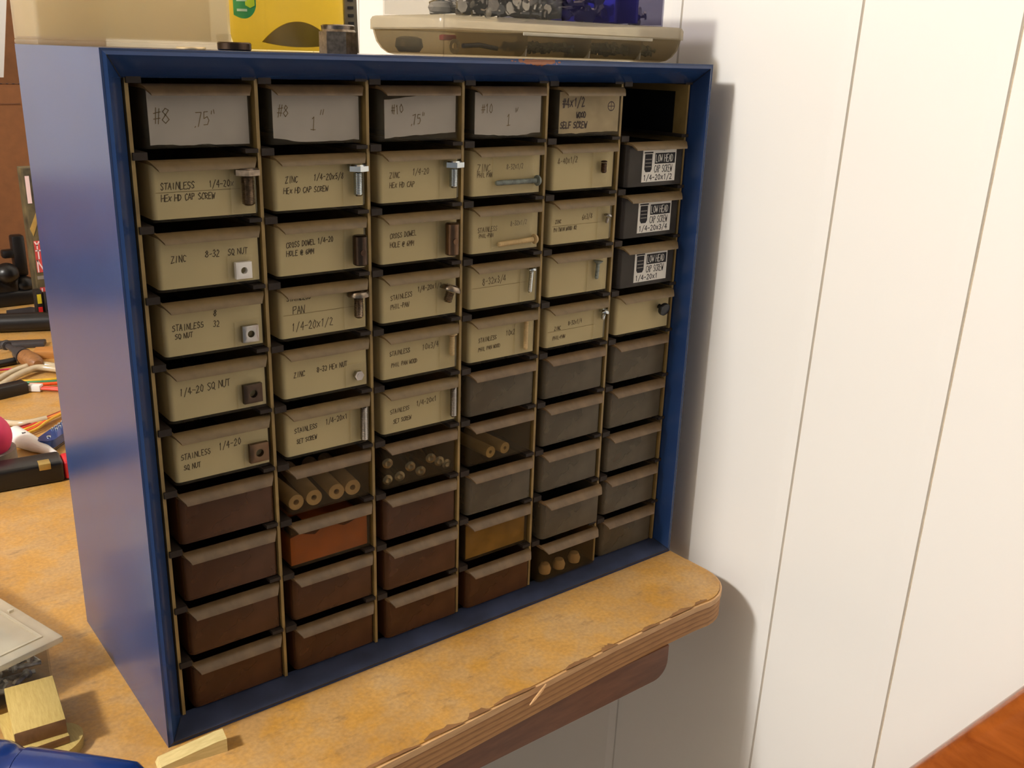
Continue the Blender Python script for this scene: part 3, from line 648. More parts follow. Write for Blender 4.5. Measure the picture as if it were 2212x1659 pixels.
for i, (u, v, rz) in enumerate(((.30, .0075, .5), (.72, .0115, -.6))):
    mb = MB(); mb.tube([(-.005, 0, -.003), (0, 0, .001), (.005, 0, .0035)], .002, 6, [.0006, .0026, .0008])
    o = lie('orange_chip', mb, 'orange_wire', 'small orange chip behind a grey drawer front, %s of two' % ('left', 'right')[i], 'chip', 'orange chips in a grey drawer', inside(7, 5, u, v, .0035))
mb = MB(); mb.lathe([(.001, -.010), (.008, -.008), (.0098, 0), (.0075, .009), (.002, .012)], 14)
o = lie('pale_plug', mb, 'beige', 'pale rounded plug in the left corner of a brown drawer', 'plug', None, inside(9, 1, .15, .0105, .010))
for i, (u, v) in enumerate(((.2, .006), (.45, .0055), (.72, .0065))):
    mb = MB(); mb.lathe([(.001, -.006), (.0052, -.004), (.006, 0), (.004, .005), (.001, .0062)], 12)
    lie('white_bead', mb, 'nylon', 'pale round bead low behind a drawer front, %s of three' % ('leftmost', 'middle', 'rightmost')[i], 'bead', 'pale beads in the fifth column', inside(9, 4, u, v, .0065))
mb = MB(); mb.lathe([(.004, 0), (.006, .003), (.0045, .020), (.002, .022)], 14)
o = lie('dark_fitting', mb, 'dark_grey', 'dark blurred fitting inside a drawer of the fourth column', 'fitting', None, inside(7, 3, .52, .0022, .0095)); o.rotation_euler = (0, .25, 0)
mb = MB(); mb.lathe([(.0008, 0), (.0018, .0008), (.0018, .002), (.0008, .003)], 10)
lie('dark_pellet', mb, 'dark_steel', 'tiny dark pellet seen through a grey drawer front', 'pellet', None, inside(7, 4, .58, .0, .003))

# ------------------------------------------------------------ things on top of the cabinet
T = CH
# translucent case at the back left
cs = tag(empty('storage_case', (-.0015, .125, T)), 'tall milky plastic case standing at the left end of the cabinet top', 'case')
mb = MB(); shellbox(mb, 0, 0, .0035, .130, .064, .085, .0016, .003); mb.build('case_body', 'case_plastic', cs)
mb = MB(); mb.box(.0, 0, 0, .130, .064, .0035, .0012); mb.build('foot_rim', 'case_plastic', cs)
mb = MB(); mb.box(.0500, .0016, .006, .0516, .062, .085); mb.box(.0016, .034, .006, .128, .0352, .085); mb.build('inner_divider', 'case_plastic', cs)
mb = MB(); mb.box(.1300, .008, .004, .1330, .030, .011, .0008); mb.build('latch', 'case_plastic', cs)
# soap bottle
bt = tag(empty('soap_bottle', (.192, .168, T)), 'clear bottle of yellow liquid soap with a green label', 'bottle')
def oval(a, c, n=36, p=2.6): return [(a*math.copysign(abs(cos(2*pi*i/n))**(2/p), cos(2*pi*i/n)), c*math.copysign(abs(sin(2*pi*i/n))**(2/p), sin(2*pi*i/n))) for i in range(n)]
def loft(mb, secs, n=36):
    R_ = [[mb.bm.verts.new((px, py, z)) for px, py in oval(a, c, n)] for a, c, z in secs]
    for A, B in zip(R_, R_[1:]):
        for i in range(n): mb.bm.faces.new((A[i], A[(i+1) % n], B[(i+1) % n], B[i]))
    mb.bm.faces.new(R_[0][::-1]); mb.bm.faces.new(R_[-1]); return mb
prof = [(.040, .016, .0), (.0440, .0195, .003), (.0462, .0215, .010), (.0475, .0225, .022), (.0478, .0225, .05), (.0465, .022, .08), (.040, .020, .10), (.024, .016, .115), (.012, .012, .125), (.012, .012, .135)]
loft(MB(), prof).build('bottle_shell', 'soap_bottle', bt)
loft(MB(), [(a-.0012, c-.0012, z+.001) for a, c, z in prof[:7]]).build('liquid_soap', 'soap', bt)
mb = MB()   # lens shaped push-in base moulding
n = 20; P = [(-.030+.060*i/n, .0035+.0030*(1-4*((i/n)-.5)**2)*-1+.003) for i in range(n+1)]+[(.030-.060*i/n, .0065+.0155*max(0, 1-4*((i/n)-.5)**2)) for i in range(1, n)]
mb.prism([(px, pz) for px, pz in P], 0, .0015, place((-.002, -.0228, 0), pi/2)); mb.build('base_dimple', 'bottle_base', bt)
def shell_patch(mb, x0, x1, zlo, zhi, off, n=10):
    """patch lying on the curved bottle wall between two height functions"""
    f = lambda x: -.0225*(max(0, 1-abs(x/.0476)**2.6))**(1/2.6)-off
    P = [x0+(x1-x0)*i/n for i in range(n+1)]
    for p, q in zip(P, P[1:]): mb.quad((p, f(p), zlo(p)), (q, f(q), zlo(q)), (q, f(q), zhi(q)), (p, f(p), zhi(p)))
    return mb
ell = lambda x: .0225+.013*(1-math.sqrt(max(0, 1-((x+.0415)/.0085)**2)))
lb = shell_patch(MB(), -.0466, -.0335, ell, lambda x: .056, .0004, 14).build('label', 'label_green', bt)
mb = MB()
for zz in (.0275, .0345): shell_patch(mb, -.0452, -.0395, lambda x: zz, lambda x: zz+.0018, .0007)
mb.build('label_lettering', 'label_white', lb)
mb = MB(); shell_patch(mb, -.0405, -.0345, lambda x: .0300+.6*abs(x+.0375), lambda x: .056, .0007); mb.build('label_swirl', 'label_lime', lb)
# card with a row of cut-outs behind the bottle
mb = MB(); mb.box(0, 0, 0, .012, .0015, .07); pc = mb.build('punched_strip', 'cut_card'); pc.location = (.2385, .160, T); pc.rotation_euler = (0, -.03, 0)
tag(pc, 'grey strip with a row of dark dots behind the yellow bottle', 'strip')
mb = MB()
for i in range(7): mb.box(.0035, -.0006, .022+.0058*i, .0085, -.0001, .0240+.0058*i, .0)
mb.build('punched_dots', 'dark_grey', pc)
# hex coupling nut + flat nut
mb = MB(); M = place((0, 0, 0))
mb.prism(hexagon(.0133, .45), .0, .0145, M); mb.lathe([(.0125, .0145), (.0115, .0160), (.0118, .0185), (.0108, .0192), (.0068, .0192), (.0068, .012)], 24)
cn = mb.build('hex_fitting', 'steel'); cn.location = (.1835, .070, T); tag(cn, 'tall brown-grey hex fitting standing right of the yellow bottle', 'fitting')
mb = MB(); mb.lathe([(.0105, 0), (.0112, .0008), (.0112, .0046), (.0105, .0054), (.006, .0054), (.006, .003)], 24)
fn = mb.build('flat_nut', 'dark_steel'); fn.location = (.1130, .085, T); tag(fn, 'low dark round nut lying left of the yellow bottle', 'nut')
mb = MB(); mb.lathe([(.0085, 0), (.009, .0004), (.009, .0012), (.0085, .0016)], 24)
co = mb.build('metal_disc', 'coin_metal'); co.location = (.068, .045, T); tag(co, 'thin shiny metal disc at the front of the cabinet top below the case', 'disc')
# long organiser with rounded underside
ORX, ORY, ORL, ORD_ = .239, .020, .249, .108
og = tag(empty('parts_organiser', (ORX, ORY, T)), 'long clear compartment organiser with rounded underside on the cabinet top', 'organiser')
def hull(mb, L, Dp, lv, t=0):
    """stacked rounded rectangles: (inset, z)"""
    R_ = []
    for ins, z, rr in lv: R_.append([mb.bm.verts.new((px, py, z)) for px, py in rrect(ins, ins, L-ins, Dp-ins, rr, 6)])
    k = len(R_[0])
    for A, B in zip(R_, R_[1:]):
        for i in range(k): mb.bm.faces.new((A[i], A[(i+1) % k], B[(i+1) % k], B[i]))
    return R_
mb = MB(); lv = [(.0150, .0004, .004), (.0100, .0016, .007), (.0060, .0050, .009), (.0030, .0100, .010), (.0014, .0160, .011), (.0008, .0198, .011)]
R_ = hull(mb, ORL, ORD_, lv); mb.bm.faces.new(R_[0][::-1])
R2 = hull(mb, ORL, ORD_, [(i+.0012, z+(.0012 if q == 0 else 0), max(rr-.001, .002)) for q, (i, z, rr) in enumerate(lv)]); mb.bm.faces.new(R2[0])
k = len(R_[0])
for i in range(k): mb.bm.faces.new((R_[-1][i], R_[-1][(i+1) % k], R2[-1][(i+1) % k], R2[-1][i]))
mb.build('tray', 'organiser_plastic', og)
mb = MB(); R_ = hull(mb, ORL, ORD_, [(-.0006, .0185, .012), (-.0006, .0255, .012), (.0008, .0278, .011), (.003, .0285, .009)]); mb.bm.faces.new(R_[0][::-1]); mb.bm.faces.new(R_[-1])
mb.build('lid', 'organiser_lid', og)
mb = MB(); mb.box(.070, -.0022, .0165, .205, -.0006, .0190, .0006); mb.build('front_rib', 'lid_plastic', og)
mb = MB()
for xx in (.076, .140, .196): mb.prism([(xx+.0010, .002), (xx+.0022, .002), (xx+.0040, .0185), (xx+.0028, .0185)], -.1, -.0045, place((0, 0, 0), pi/2))
mb.build('compartment_wall', 'organiser_lid', og)
# hardware in it: countable-less tangles, plus the odd washer seen
def tangle(name, x0, x1, y0, y1, z0, z1, n, mat, r=(.0008, .0016), L=(.008, .018)):
    mb = MB()
    for i in range(n):
        cx_, cy_, cz_ = random.uniform(x0, x1), random.uniform(y0, y1), random.uniform(z0, z1)
        l_ = random.uniform(*L)/2; a = random.uniform(0, pi); q = random.uniform(-.25, .25); rr = random.uniform(*r)
        A = Vector((cx_-l_*cos(a), cy_-l_*sin(a), cz_-l_*q)); B = Vector((cx_+l_*cos(a), cy_+l_*sin(a), cz_+l_*q))
        for V in (A, B): V.x = min(max(V.x, x0), x1); V.y = min(max(V.y, y0), y1); V.z = min(max(V.z, z0), z1)
        if (B-A).length < .002: continue
        H = A+(B-A).normalized()*.0015
        mb.tube([A, H, H+(B-A).normalized()*.0001, B], rr, 7, [rr*2, rr*2, rr, rr])
    return mb.build(name, mat)
def stuff(o, label, cat): return tag(o, label, cat, kind='stuff')
stuff(tangle('small_screws', ORX+.146, ORX+.190, ORY+.010, ORY+.05, T+.006, T+.013, 70, 'grey_zinc'), 'tangle of small grey screws in the clear organiser, third compartment', 'screws')
stuff(tangle('fine_screws', ORX+.086, ORX+.134, ORY+.010, ORY+.05, T+.006, T+.012, 70, 'grey_zinc', (.0007, .0012)), 'tangle of dull fine screws in the organiser, second compartment', 'screws')
stuff(tangle('short_screws', ORX+.206, ORX+.232, ORY+.012, ORY+.05, T+.006, T+.012, 36, 'grey_zinc'), 'few dull screws in the rightmost compartment of the organiser', 'screws')
mb = MB(); mb.lathe([(.0045, 0), (.0050, .0005), (.0050, .0015), (.0026, .0015), (.0026, 0)], 20, place((0, 0, 0), pi/2), closed=False)
w_ = mb.build('white_washer', 'white_plastic'); w_.location = (ORX+.018, ORY+.013, T+.0075); tag(w_, 'round white washer near the front corner of the clear organiser', 'washer')
mb = MB(); mb.tube([(0, 0, 0), (.016, .002, .001), (.034, .004, -.001)], .0018, 8)
w_ = mb.build('blue_strip', 'metallic_blue'); w_.location = (ORX+.028, ORY+.016, T+.008); tag(w_, 'faint blue rod in the left compartment of the clear organiser', 'rod')
mb = MB(); mb.box(-.006, 0, 0, .006, .006, .004, .001)
w_ = mb.build('pink_block', 'pink_ball'); w_.location = (ORX+.026, ORY+.030, T+.0115); tag(w_, 'small pink block in the left compartment of the clear organiser', 'block')
mb = MB(); mb.lathe([(.008, 0), (.011, .004), (.010, .010), (.006, .0115)], 18)
w_ = mb.build('brown_knob', 'dark_steel'); w_.location = (ORX+.022, ORY+.080, T+.0025); tag(w_, 'dark brown lump in the back left of the clear organiser', 'knob')
# boxes stacked on it
Z2 = T+.0286
sb = tag(empty('screw_box', (ORX+.008, ORY+.006, Z2)), 'clear box of long silver screws stacked on the organiser', 'box')
mb = MB(); shellbox(mb, 0, 0, 0, .107, .092, .040, .0012, .004); mb.build('box_body', 'screw_box_plastic', sb)
stuff(tangle('long_screws', ORX+.022, ORX+.112, ORY+.010, ORY+.05, Z2+.0025, Z2+.020, 75, 'nickel', (.0014, .0024), (.03, .05)), 'pile of long silver screws in the clear box', 'screws')
mb = MB(); mb.lathe([(.0035, 0), (.0075, .001), (.0088, .004), (.007, .007), (.004, .008)], 18)
w_ = mb.build('frosted_cap', 'grey_tape'); w_.location = (ORX+.017, ORY+.030, Z2+.0013); tag(w_, 'grey rounded cap at the left end of the clear screw box', 'cap')
bb = tag(empty('bolt_box', (ORX+.118, ORY+.006, Z2)), 'clear and blue box of bolts stacked on the organiser', 'box')
mb = MB(); shellbox(mb, 0, 0, 0, .108, .092, .040, .0012, .004); mb.build('box_body', 'blue_box_plastic', bb)
mb = MB(); mb.box(.052, .002, .0015, .054, .09, .038); mb.box(.076, .002, .0015, .078, .09, .038); mb.box(.056, .020, .0015, .074, .022, .038); mb.build('blue_insert', 'blue_plastic', bb)
stuff(tangle('chrome_bolts', ORX+.122, ORX+.166, ORY+.011, ORY+.06, Z2+.003, Z2+.018, 26, 'nickel', (.0018, .0026), (.016, .028)), 'pile of chrome bolts in the left half of the blue box', 'bolts')
stuff(tangle('small_bolts', ORX+.198, ORX+.220, ORY+.011, ORY+.06, Z2+.003, Z2+.012, 14, 'nickel', (.0014, .002), (.008, .014)), 'few small bolts at the right end of the blue box', 'bolts')

# ------------------------------------------------------------ left foreground on the bench
# wedge under the cabinet corner
mb = MB(); mb.prism([(0, 0), (.046, 0), (.046, .0105), (.040, .0102), (.002, .0035)], -.006, .006, place((0, 0, 0), pi/2))
wd = mb.build('wooden_wedge', 'pale_pine'); wd.location = (-.013, -.0145, 0); wd.rotation_euler = (0, 0, -.14); tag(wd, 'pale wooden wedge at the lower left corner of the blue cabinet', 'wedge')
# screw organiser
so = tag(empty('screw_organiser', (-.034, .119, 0), radians(107)), 'clear lidded box of screws on the bench left of the cabinet', 'box')
# local x runs along the right edge going back, y runs to the left
mb = MB(); shellbox(mb, .006, .008, .0008, .19, .13, .034, .0015, .004); mb.build('box_body', 'screw_box_plastic', so)
mb = MB(); mb.box(0, 0, .034, .197, .137, .0395, .0016)
mb.build('lid', 'lid_plastic', so)
mb = MB(); mb.box(.010, .0105, .0395, .187, .0125, .0405); mb.box(.010, .0125, .0395, .012, .127, .0405); mb.box(.060, .0045, .0395, .0635, .0085, .0420, .0005); mb.build('lid_rib', 'lid_plastic', so)
st_ = MB()
def w2(lx, ly): a = radians(107); return (-.034+lx*cos(a)-ly*sin(a), .119+lx*sin(a)+ly*cos(a))
for i in range(150):
    lx, ly = random.uniform(.012, .10)**1.0, random.uniform(.013, .085); a = random.uniform(0, 2*pi); l_ = random.uniform(.008, .016)
    p0 = w2(min(max(lx-l_*cos(a), .011), .18), min(max(ly-l_*sin(a), .013), .12)); p1 = w2(min(max(lx+l_*cos(a), .011), .18), min(max(ly+l_*sin(a), .013), .12))
    z_ = random.uniform(.005, .026); A = Vector((*p0, z_)); B = Vector((*p1, min(max(z_+random.uniform(-.006, .006), .004), .028))); d_ = (B-A).normalized(); rr = random.uniform(.0018, .0026)
    st_.tube([A, A+d_*.002, A+d_*.0021, B], rr, 8, [rr*1.9, rr*1.9, rr, rr*.9])
stuff(st_.build('coarse_screws', 'zinc_dull'), 'pile of shiny coarse screws in the lidded box on the bench', 'screws')
# wood blocks in front of it
def block(name, x, y, z, lx, ly, lz, rz, label, mat='tan_wood'):
    mb = MB(); mb.box(-lx/2, -ly/2, 0, lx/2, ly/2, lz, .0006); 
    for f in mb.bm.faces:
        if f.normal.y < -.9 or f.normal.x > .9: f.material_index = 1
    o = mb.build(name, [mat, 'end_grain']); o.location = (x, y, z); o.rotation_euler = (0, 0, rz); return tag(o, label, 'block', 'tan wood blocks')
block('wood_block', -.0680, .0680, .0135, .032, .057, .0115, -.10, 'tan wood block tilted atop two others left of the cabinet')
block('wood_block', -.0720, .0600, .0075, .036, .050, .006, -.02, 'middle tan wood block, sandwiched in the small stack', 'tan_wood')
mb = MB(); P = [(.026*cos(radians(a)), .020*sin(radians(a))) for a in range(-100, 60, 8)]+[(-.022, .020), (-.024, -.014)]
mb.prism(P, 0, .0073); o = mb.build('wood_offcut', 'tan_wood'); o.location = (-.070, .044, 0); o.rotation_euler = (0, 0, .1); tag(o, 'round-ended wood offcut lying under the tan blocks', 'offcut')
# glossy blue handle at the very corner
hb = tag(empty('plastic_tool', (-.100, .010, .0205)), 'glossy dark blue plastic tool handle in the lower left corner', 'tool')
M = Matrix.Rotation(radians(-45), 4, 'Z') @ Matrix.Rotation(pi/2, 4, 'Y')
mb = MB(); mb.lathe([(.012, -.06), (.018, -.055), (.0205, -.03), (.0205, -.002), (.0185, .004), (.0170, .008), (.0170, .012)], 32, M); mb.build('grip', 'gloss_blue', hb)
mb = MB(); mb.lathe([(.0172, .0125), (.0182, .0135), (.0182, .030), (.0176, .06), (.0165, .085), (.012, .092)], 32, M); mb.build('barrel', 'gloss_blue', hb)

# ------------------------------------------------------------ clutter behind the cabinet
def curve_pts(P, n=8):
    P = [Vector(p) for p in P]; out = []
    for i in range(len(P)-1):
        p0, p1, p2, p3 = P[max(i-1, 0)], P[i], P[i+1], P[min(i+2, len(P)-1)]
        for k in range(n):
            t = k/n; out.append(.5*((2*p1)+(p2-p0)*t+(2*p0-5*p1+4*p2-p3)*t*t+(3*p1-p0-3*p2+p3)*t**3))
    return out+[P[-1]]
def wire(name, P, r, mat, label, cat, group=None):
    mb = MB(); mb.tube(curve_pts(P), r, 10); return tag(mb.build(name, mat), label, cat, group)
# black case with red end
bc = tag(empty('tool_case', (-.02, .520, 0), -.10), 'long black tool case with a gold sticker, left of the cabinet', 'case')
mb = MB(); mb.box(-.16, -.014, 0, .083, .022, .0245, .004, 3); mb.build('case_body', 'black_plastic', bc)
mb = MB(); mb.box(.083, -.012, .001, .092, .018, .022, .003, 3); mb.build('end_cap', 'red_plastic', bc)
mb = MB(); mb.box(.058, -.0143, .0175, .070, .0 , .0247, .0006); mb.build('sticker', 'gold_foil', bc)
# pink ball in a ring
mb = MB(); mb.lathe([(.0285*sin(radians(a))+1e-5, -.0285*cos(radians(a))) for a in range(0, 181, 10)], 32)
pb = mb.build('pink_ball', 'pink_ball'); pb.location = (.000, .582, .038); tag(pb, 'bright pink ball resting in a grey ring beside the black case', 'ball')
mb = MB(); mb.lathe([(.024, 0), (.030, 0), (.030, .022), (.024, .022)], 32, closed=False); mb.lathe([(.024, 0), (.024, .022)], 32, closed=False)
rg = mb.build('tape_ring', 'grey_tape'); rg.location = (.001, .584, 0); tag(rg, 'grey ring under the pink ball', 'ring')
# white paper cone
mb = MB(); A = Vector((.040, .640, .012)); B = Vector((.070, .572, .005)); mb.tube([A, A.lerp(B, .5), B], .01, 16, [.0125, .009, .0028]); 
pc = mb.build('paper_cone', 'white_plastic'); tag(pc, 'white rolled paper cone lying between pink ball and blue knife', 'paper')
mb = MB()
for i in range(5):
    p = A.lerp(B, .25+.1*i); mb.box(p.x-.002, p.y-.004, p.z+.0098-.002*i, p.x+.002, p.y-.001, p.z+.0105-.002*i)
mb.build('scribble', 'dark_grey', pc)
# blue folding tool
kn = tag(empty('folding_tool', (.084, .618, 0), radians(48)), 'metallic blue folding tool with a row of bright studs', 'tool')
mb = MB(); mb.prism(rrect(-.034, -.011, .040, .011, .0105, 8), .006, .016); mb.build('blue_scale', 'metallic_blue', kn)
mb = MB()
for i in range(3): mb.prism(rrect(-.030, -.009, .040, .009, .008, 6), .0005+.0018*i, .0015+.0018*i)
mb.build('steel_blades', 'nickel', kn)
mb = MB(); mb.lathe([(.0026, .016), (.0024, .0172), (.001, .0176)], 12, place((-.020, 0, 0))); mb.build('rivet', 'zinc', kn)
mb = MB()
for i in range(4):
    for j in range(2): mb.lathe([(.0018, .016), (.0016, .0178), (.0006, .0184)], 8, place((.004+.008*i, .003+.0055*j, 0)))
mb.build('bright_studs', 'zinc', kn)
# wires and tubing
wire('clear_tube', [(-.03, .80, .005), (.035, .835, .005), (.068, .862, .006), (.091, .886, .008), (.114, .905, .009), (.134, .910, .009), (.165, .880, .006), (.19, .84, .005)], .0048, 'clear_tubing', 'near strand of clear tubing arching across the bench', 'tube', 'clear tubing')
wire('clear_tube', [(-.04, .82, .005), (.030, .850, .005), (.062, .880, .006), (.086, .904, .008), (.112, .922, .009), (.136, .926, .009), (.168, .895, .006), (.20, .85, .005)], .0048, 'clear_tubing', 'far strand of clear tubing arching across the bench', 'tube', 'clear tubing')
wire('white_cable', [(-.03, .77, .004), (.020, .752, .004), (.041, .722, .004), (.055, .697, .006), (.072, .688, .008), (.088, .688, .009)], .0040, 'clear_tubing', 'pale looped cable behind the pink ball', 'cable')
for i, (mt, c_) in enumerate((('maroon_wire', 'dark red'), ('red_wire', 'red'), ('yellow_wire', 'yellow'), ('orange_wire', 'orange'), ('yellow_wire', 'golden'))):
    o_ = .0048*i
    wire('harness_wire', [(-.02+o_*.3, .70-o_*1.6, .003), (.028+o_*.5, .685-o_*1.5, .004), (.060+o_*.4, .684-o_*1.1, .006), (.085+o_*.2, .694-o_*.5, .007), (.112, .712-o_*.3, .006), (.145, .735-o_*.2, .005)], .0018, mt,
         '%s wire of the bundle running behind the blue folding tool' % c_, 'wire', 'wire bundle on the bench')
for i, (mt, c_) in enumerate((('yellow_wire', 'yellow'), ('green_wire', 'green'), ('orange_wire', 'orange'))):
    wire('ribbon_wire', [(.098+.003*i, .868-.010*i, .006), (.118, .860-.010*i, .006), (.145, .855-.010*i, .005), (.19, .855-.010*i, .005)], .0024, mt, '%s wire lying just below the clear tubing' % c_, 'wire', 'ribbon wires')
cw = tag(empty('wire_connector', (.1075, .832, 0), radians(-38)), 'white plug connector with a red lead on the bench', 'connector')
mb = MB(); mb.box(-.009, -.0055, .001, .009, .0055, .010, .001); mb.box(-.013, -.005, .0015, -.009, -.002, .006); mb.box(-.013, .002, .0015, -.009, .005, .006); mb.build('plug', 'white_plastic', cw)
mb = MB(); mb.tube(curve_pts([(.009, .002, .005), (.03, .004, .004), (.055, .000, .004), (.09, -.004, .004)]), .0022, 8); mb.tube(curve_pts([(.009, -.002, .005), (.03, -.001, .004), (.055, -.005, .004), (.09, -.009, .004)]), .0022, 8); mb.build('red_lead', 'coral_wire', cw)
mb = MB(); mb.box(-.10, 0, 0, .0, .020, .016, .001); o = mb.build('black_block', 'black_plastic'); o.location = (.0985, .828, 0); o.rotation_euler = (0, 0, .25); tag(o, 'flat black block under the clear tubing at the photo edge', 'block')
mb = MB(); mb.tube([(.0, 0, .008), (.02, 0, .008)], .008, 16); mb.mi = 0; o = mb.build('black_plug', 'black_plastic'); o.location = (.060, .930, 0); o.rotation_euler = (0, 0, .1); tag(o, 'black round plug with a pink wire at the left photo edge', 'plug')
wire('pink_wire', [(.081, .932, .008), (.095, .936, .006), (.108, .940, .003)], .0014, 'pink_ball', 'short pink wire end poking from the black plug', 'wire')
# screwdriver with wooden handle
sd = tag(empty('wooden_screwdriver', (.1215, .995, .0125)), 'stubby screwdriver with brown wooden handle and grey ferrule', 'screwdriver')
M = Matrix.Rotation(radians(-83), 4, 'Z') @ Matrix.Rotation(pi/2, 4, 'Y')
mb = MB(); mb.lathe([(.006, .028), (.012, .032), (.0125, .060), (.011, .074), (.006, .080)], 20, M); mb.build('handle', 'brown_wood', sd)
mb = MB(); mb.lathe([(.003, -.045), (.0045, -.040), (.0045, -.02), (.006, -.004), (.0105, .006), (.0122, .0278), (.006, .0279)], 20, M); mb.build('ferrule', 'dark_grey', sd)
mb = MB(); mb.lathe([(.007, -.054), (.0085, -.050), (.007, -.0452)], 16, M); mb.build('tip', 'dark_grey', sd)
mb = MB(); mb.tube([(0, 0, 0), (.10, .018, 0)], .0055, 12); o = mb.build('black_rod', 'black_metal'); o.location = (.013, .958, .0056); tag(o, 'black rod lying on the bench beside the wooden screwdriver', 'rod')
mb = MB(); mb.box(0, 0, 0, .10, .030, .012, .001); o = mb.build('wooden_stick', 'stick_wood'); o.location = (.140, .985, 0); o.rotation_euler = (0, 0, -.35); tag(o, 'light brown wooden stick beyond the wooden screwdriver', 'stick')
mb = MB(); mb.box(-.05, -.012, 0, .05, .012, .008, .002); o = mb.build('metal_plate', 'dark_grey'); o.location = (.128, 1.075, 0); o.rotation_euler = (0, 0, -.4); tag(o, 'flat dark metal plate in front of the black pipe', 'plate')
mb = MB(); mb.tube([(-.16, .09, .016), (.20, -.055, .016)], .0155, 20); o = mb.build('black_pipe', 'black_plastic'); o.location = (.115, 1.155, 0); tag(o, 'long black pipe lying across the back of the bench', 'pipe')
mb = MB(); mb.prism([(-.02, -.02), (.03, -.03), (.055, .0), (.03, .035), (-.01, .03)], 0, .016); o = mb.build('grey_wrap', 'dark_grey'); o.location = (.170, 1.225, .0); tag(o, 'folded dark grey wrap just behind the black pipe', 'cloth')
# black clamp heap
cl = tag(empty('black_clamp', (.185, 1.36, 0)), 'black plastic clamp with round knobs behind the black pipe', 'clamp')
mb = MB(); mb.box(-.17, -.02, 0, .045, .025, .028, .008, 3); mb.box(-.02, -.015, .02, .02, .02, .060, .008, 3); mb.build('clamp_body', 'black_plastic', cl)
for (px, py, pz, rr) in ((.0, -.016, .062, .021), (-.045, -.012, .055, .022), (.03, .0, .035, .018)):
    mb = MB(); mb.lathe([(rr*sin(radians(a))+1e-5, -rr*.9*cos(radians(a))) for a in range(0, 181, 15)], 20, place((px, py, pz))); mb.build('knob', 'black_metal', cl)
mb = MB(); mb.box(.018, .0, .05, .040, .024, .125, .004); mb.box(.0, .0, .085, .022, .02, .10, .004); mb.build('upright', 'black_plastic', cl)
# printed package and striped packs next to the cabinet
pk = tag(empty('camo_package', (.203, 1.20, 0)), 'tall camouflage package with white and red lettering behind the cabinet', 'package')
mb = MB(); mb.box(0, 0, .0, .09, .04, .262, .001); mb.build('package_body', 'camo', pk)
mb = MB(); mb.box(.002, -.0006, .205, .0085, -.0001, .250, .0); mb.build('white_label', 'pack_label', pk)
mb = MB(); mb.prism([(.004, .150), (.018, .185), (.012, .189), (.0, .163)], .0001, .0006, place((0, 0, 0), pi/2)); mb.build('pale_logo', 'gold_foil', pk)
mb = MB(); mb.box(.003, -.0006, .088, .045, -.0001, .142); lp = mb.build('red_panel', 'pack_label_red', pk)
mb = MB()
for i, tx in enumerate(('YEAR', 'THE', 'NO')): strokes(mb, tx, (.012, .014, .020)[i], .0045, (.1285, .1115, .0890)[i], -.0009, .0022, 0, 5, 0, .8)
mb.build('lettering', 'pack_label', lp)
mb = MB(); mb.box(.004, -.0006, .036, .045, -.0001, .062); lp = mb.build('red_panel', 'pack_label_red', pk)
mb = MB()
for i, tx in enumerate(('LD', 'NE')): strokes(mb, tx, .0095, .0065, (.0505, .0385)[i], -.0009, .002, 0, 5, 0, .8)
mb.build('lettering', 'pack_label', lp)
mb = MB(); mb.box(.002, -.0006, .076, .05, -.0001, .082); mb.build('grey_band', 'grey_tape', pk)
for i in range(4):
    sx = .1935+.012*i; sy = 1.176-.012*i
    sk = tag(empty('striped_pack', (sx, sy, 0)), 'narrow black pack with yellow and red marks, %s from the left in the row' % ('first', 'second', 'third', 'fourth')[i], 'pack', 'striped packs')
    mb = MB(); mb.box(0, 0, 0, .0105, .02, .062-.004*i, .0008); mb.build('pack_body', 'pack_black', sk)
    mb = MB(); mb.box(.002, -.0006, .040-.004*i, .0085, -.0001, .056-.004*i); mb.build('yellow_mark', 'pack_yellow', sk)
    mb = MB(); mb.box(.002, -.0006, .004, .0085, -.0001, .034-.004*i); mb.build('red_mark', 'pack_red', sk)
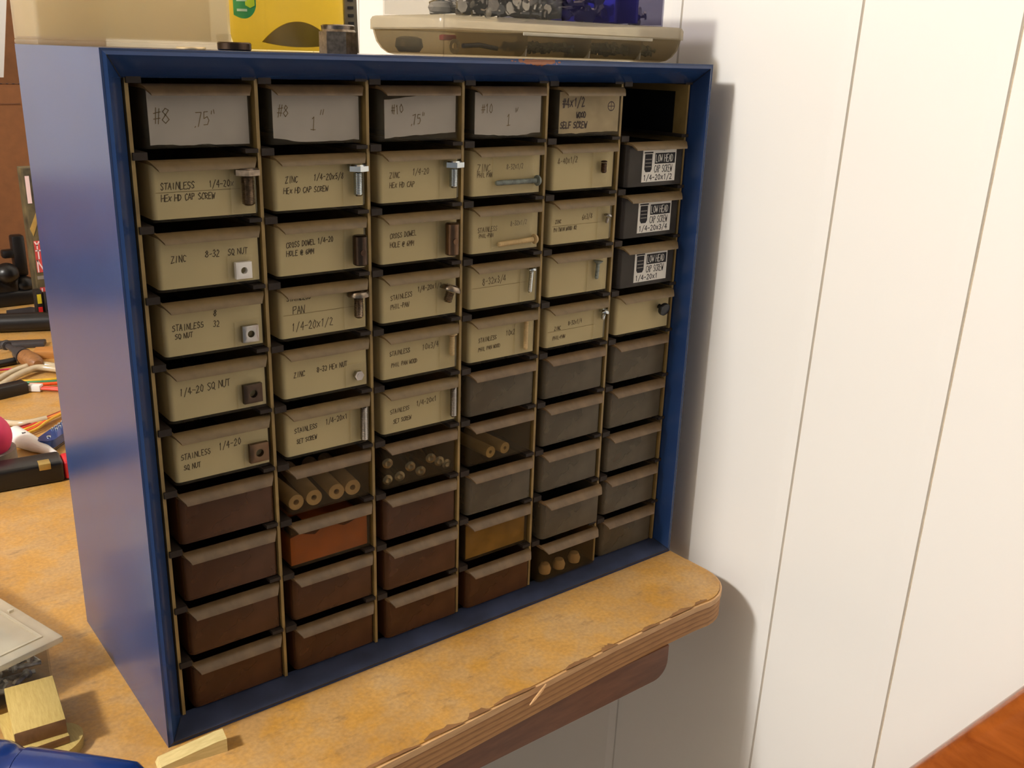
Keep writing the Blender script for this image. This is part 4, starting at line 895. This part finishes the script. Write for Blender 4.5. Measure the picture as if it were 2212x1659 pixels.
# cardboard carton with raised flap
cb = tag(empty('cardboard_carton', (.235, 1.45, 0)), 'brown corrugated carton with a raised flap at the back left', 'carton')
mb = MB()
for a in ((-.42, 0, 0, .22, .005, .386), (-.42, .34, 0, .22, .345, .386), (-.42, .005, 0, -.415, .34, .386), (.215, .005, 0, .22, .34, .386), (-.415, .005, 0, .215, .34, .005)): mb.box(*a)
mb.build('carton_wall', 'cardboard', cb)
mb = MB(); mb.box(-.42, -.0012, .386, .22, .0060, .3872); mb.box(-.42, -.0015, .350, .03, -.0003, .352); mb.build('cut_edge', 'cardboard_dark', cb)
mb = MB()
for i in range(60): mb.box(-.42+.0105*i, -.0014, .3855, -.416+.0105*i, -.0002, .3866)
mb.build('corrugation', 'black_void', cb)
mb = MB(); mb.prism([(-.42, 0), (.03, 0), (.03, .016), (.0, .034), (-.06, .062), (-.42, .10)], 0, .004, place((0, .341, .386), pi/2+.15)); mb.build('back_flap', 'cardboard_light', cb)
mb = MB(); mb.prism([(0, 0), (.30, 0), (.30, .26), (.0, .26)], 0, .004, place((.078, .345, .386), pi/2, .16)); mb.build('side_flap', 'cardboard', cb)

lc = tag(empty('reflection_carton', (-.60, 1.62, 0)), 'unseen low brown carton added far back for the reflection in the cabinet side', 'carton')  # out-of-view carton, added only for the brown reflection in the blue side
mb = MB(); mb.box(0, 0, 0, .40, .30, .16, .002); mb.build('carton_body', 'cardboard', lc)
mb = MB(); mb.box(.17, -.0006, .0, .23, .301, .1606); mb.build('packing_tape', 'cardboard_light', lc)
tb = tag(empty('reflection_toolbox', (-.62, 1.26, 0)), 'unseen flat black toolbox added far back for the dark reflection in the cabinet side', 'toolbox')  # out-of-view toolbox, added only to darken the reflection in the blue side
mb = MB(); mb.box(0, 0, 0, .36, .30, .045, .008, 3); mb.build('toolbox_body', 'black_plastic', tb)
mb = MB(); mb.tube([(.10, -.004, .03), (.10, -.022, .03), (.26, -.022, .03), (.26, -.004, .03)], .005, 8); mb.build('handle', 'dark_grey', tb)

# ------------------------------------------------------------ varnished rail, lower right
rail = tag(empty('wooden_handrail', (0, 0, 0)), 'varnished orange-brown wooden rail crossing the lower right corner', 'rail')
mb = MB(); A = Vector((.47, -.20, -.262)); B = Vector((.47, -.62, .46)); d_ = (B-A).normalized()
P = rrect(-.030, -.022, .030, .022, .016, 6)
w_ = Vector((1, 0, 0)); u_ = d_.cross(w_).normalized()
ra = [mb.bm.verts.new(A+u_*px+w_*py) for px, py in P]; rb = [mb.bm.verts.new(B+u_*px+w_*py) for px, py in P]; k = len(P)
for i in range(k): mb.bm.faces.new((ra[i], ra[(i+1) % k], rb[(i+1) % k], rb[i]))
mb.bm.faces.new(ra[::-1]); mb.bm.faces.new(rb); mb.build('rail', 'varnished', rail)
for tt in (.62,):
    p = A.lerp(B, tt); MB().tube([p, p+Vector((.04, 0, -.02)), Vector((WX, p.y, p.z-.03))], .006, 10).build('bracket', 'black_metal', rail)
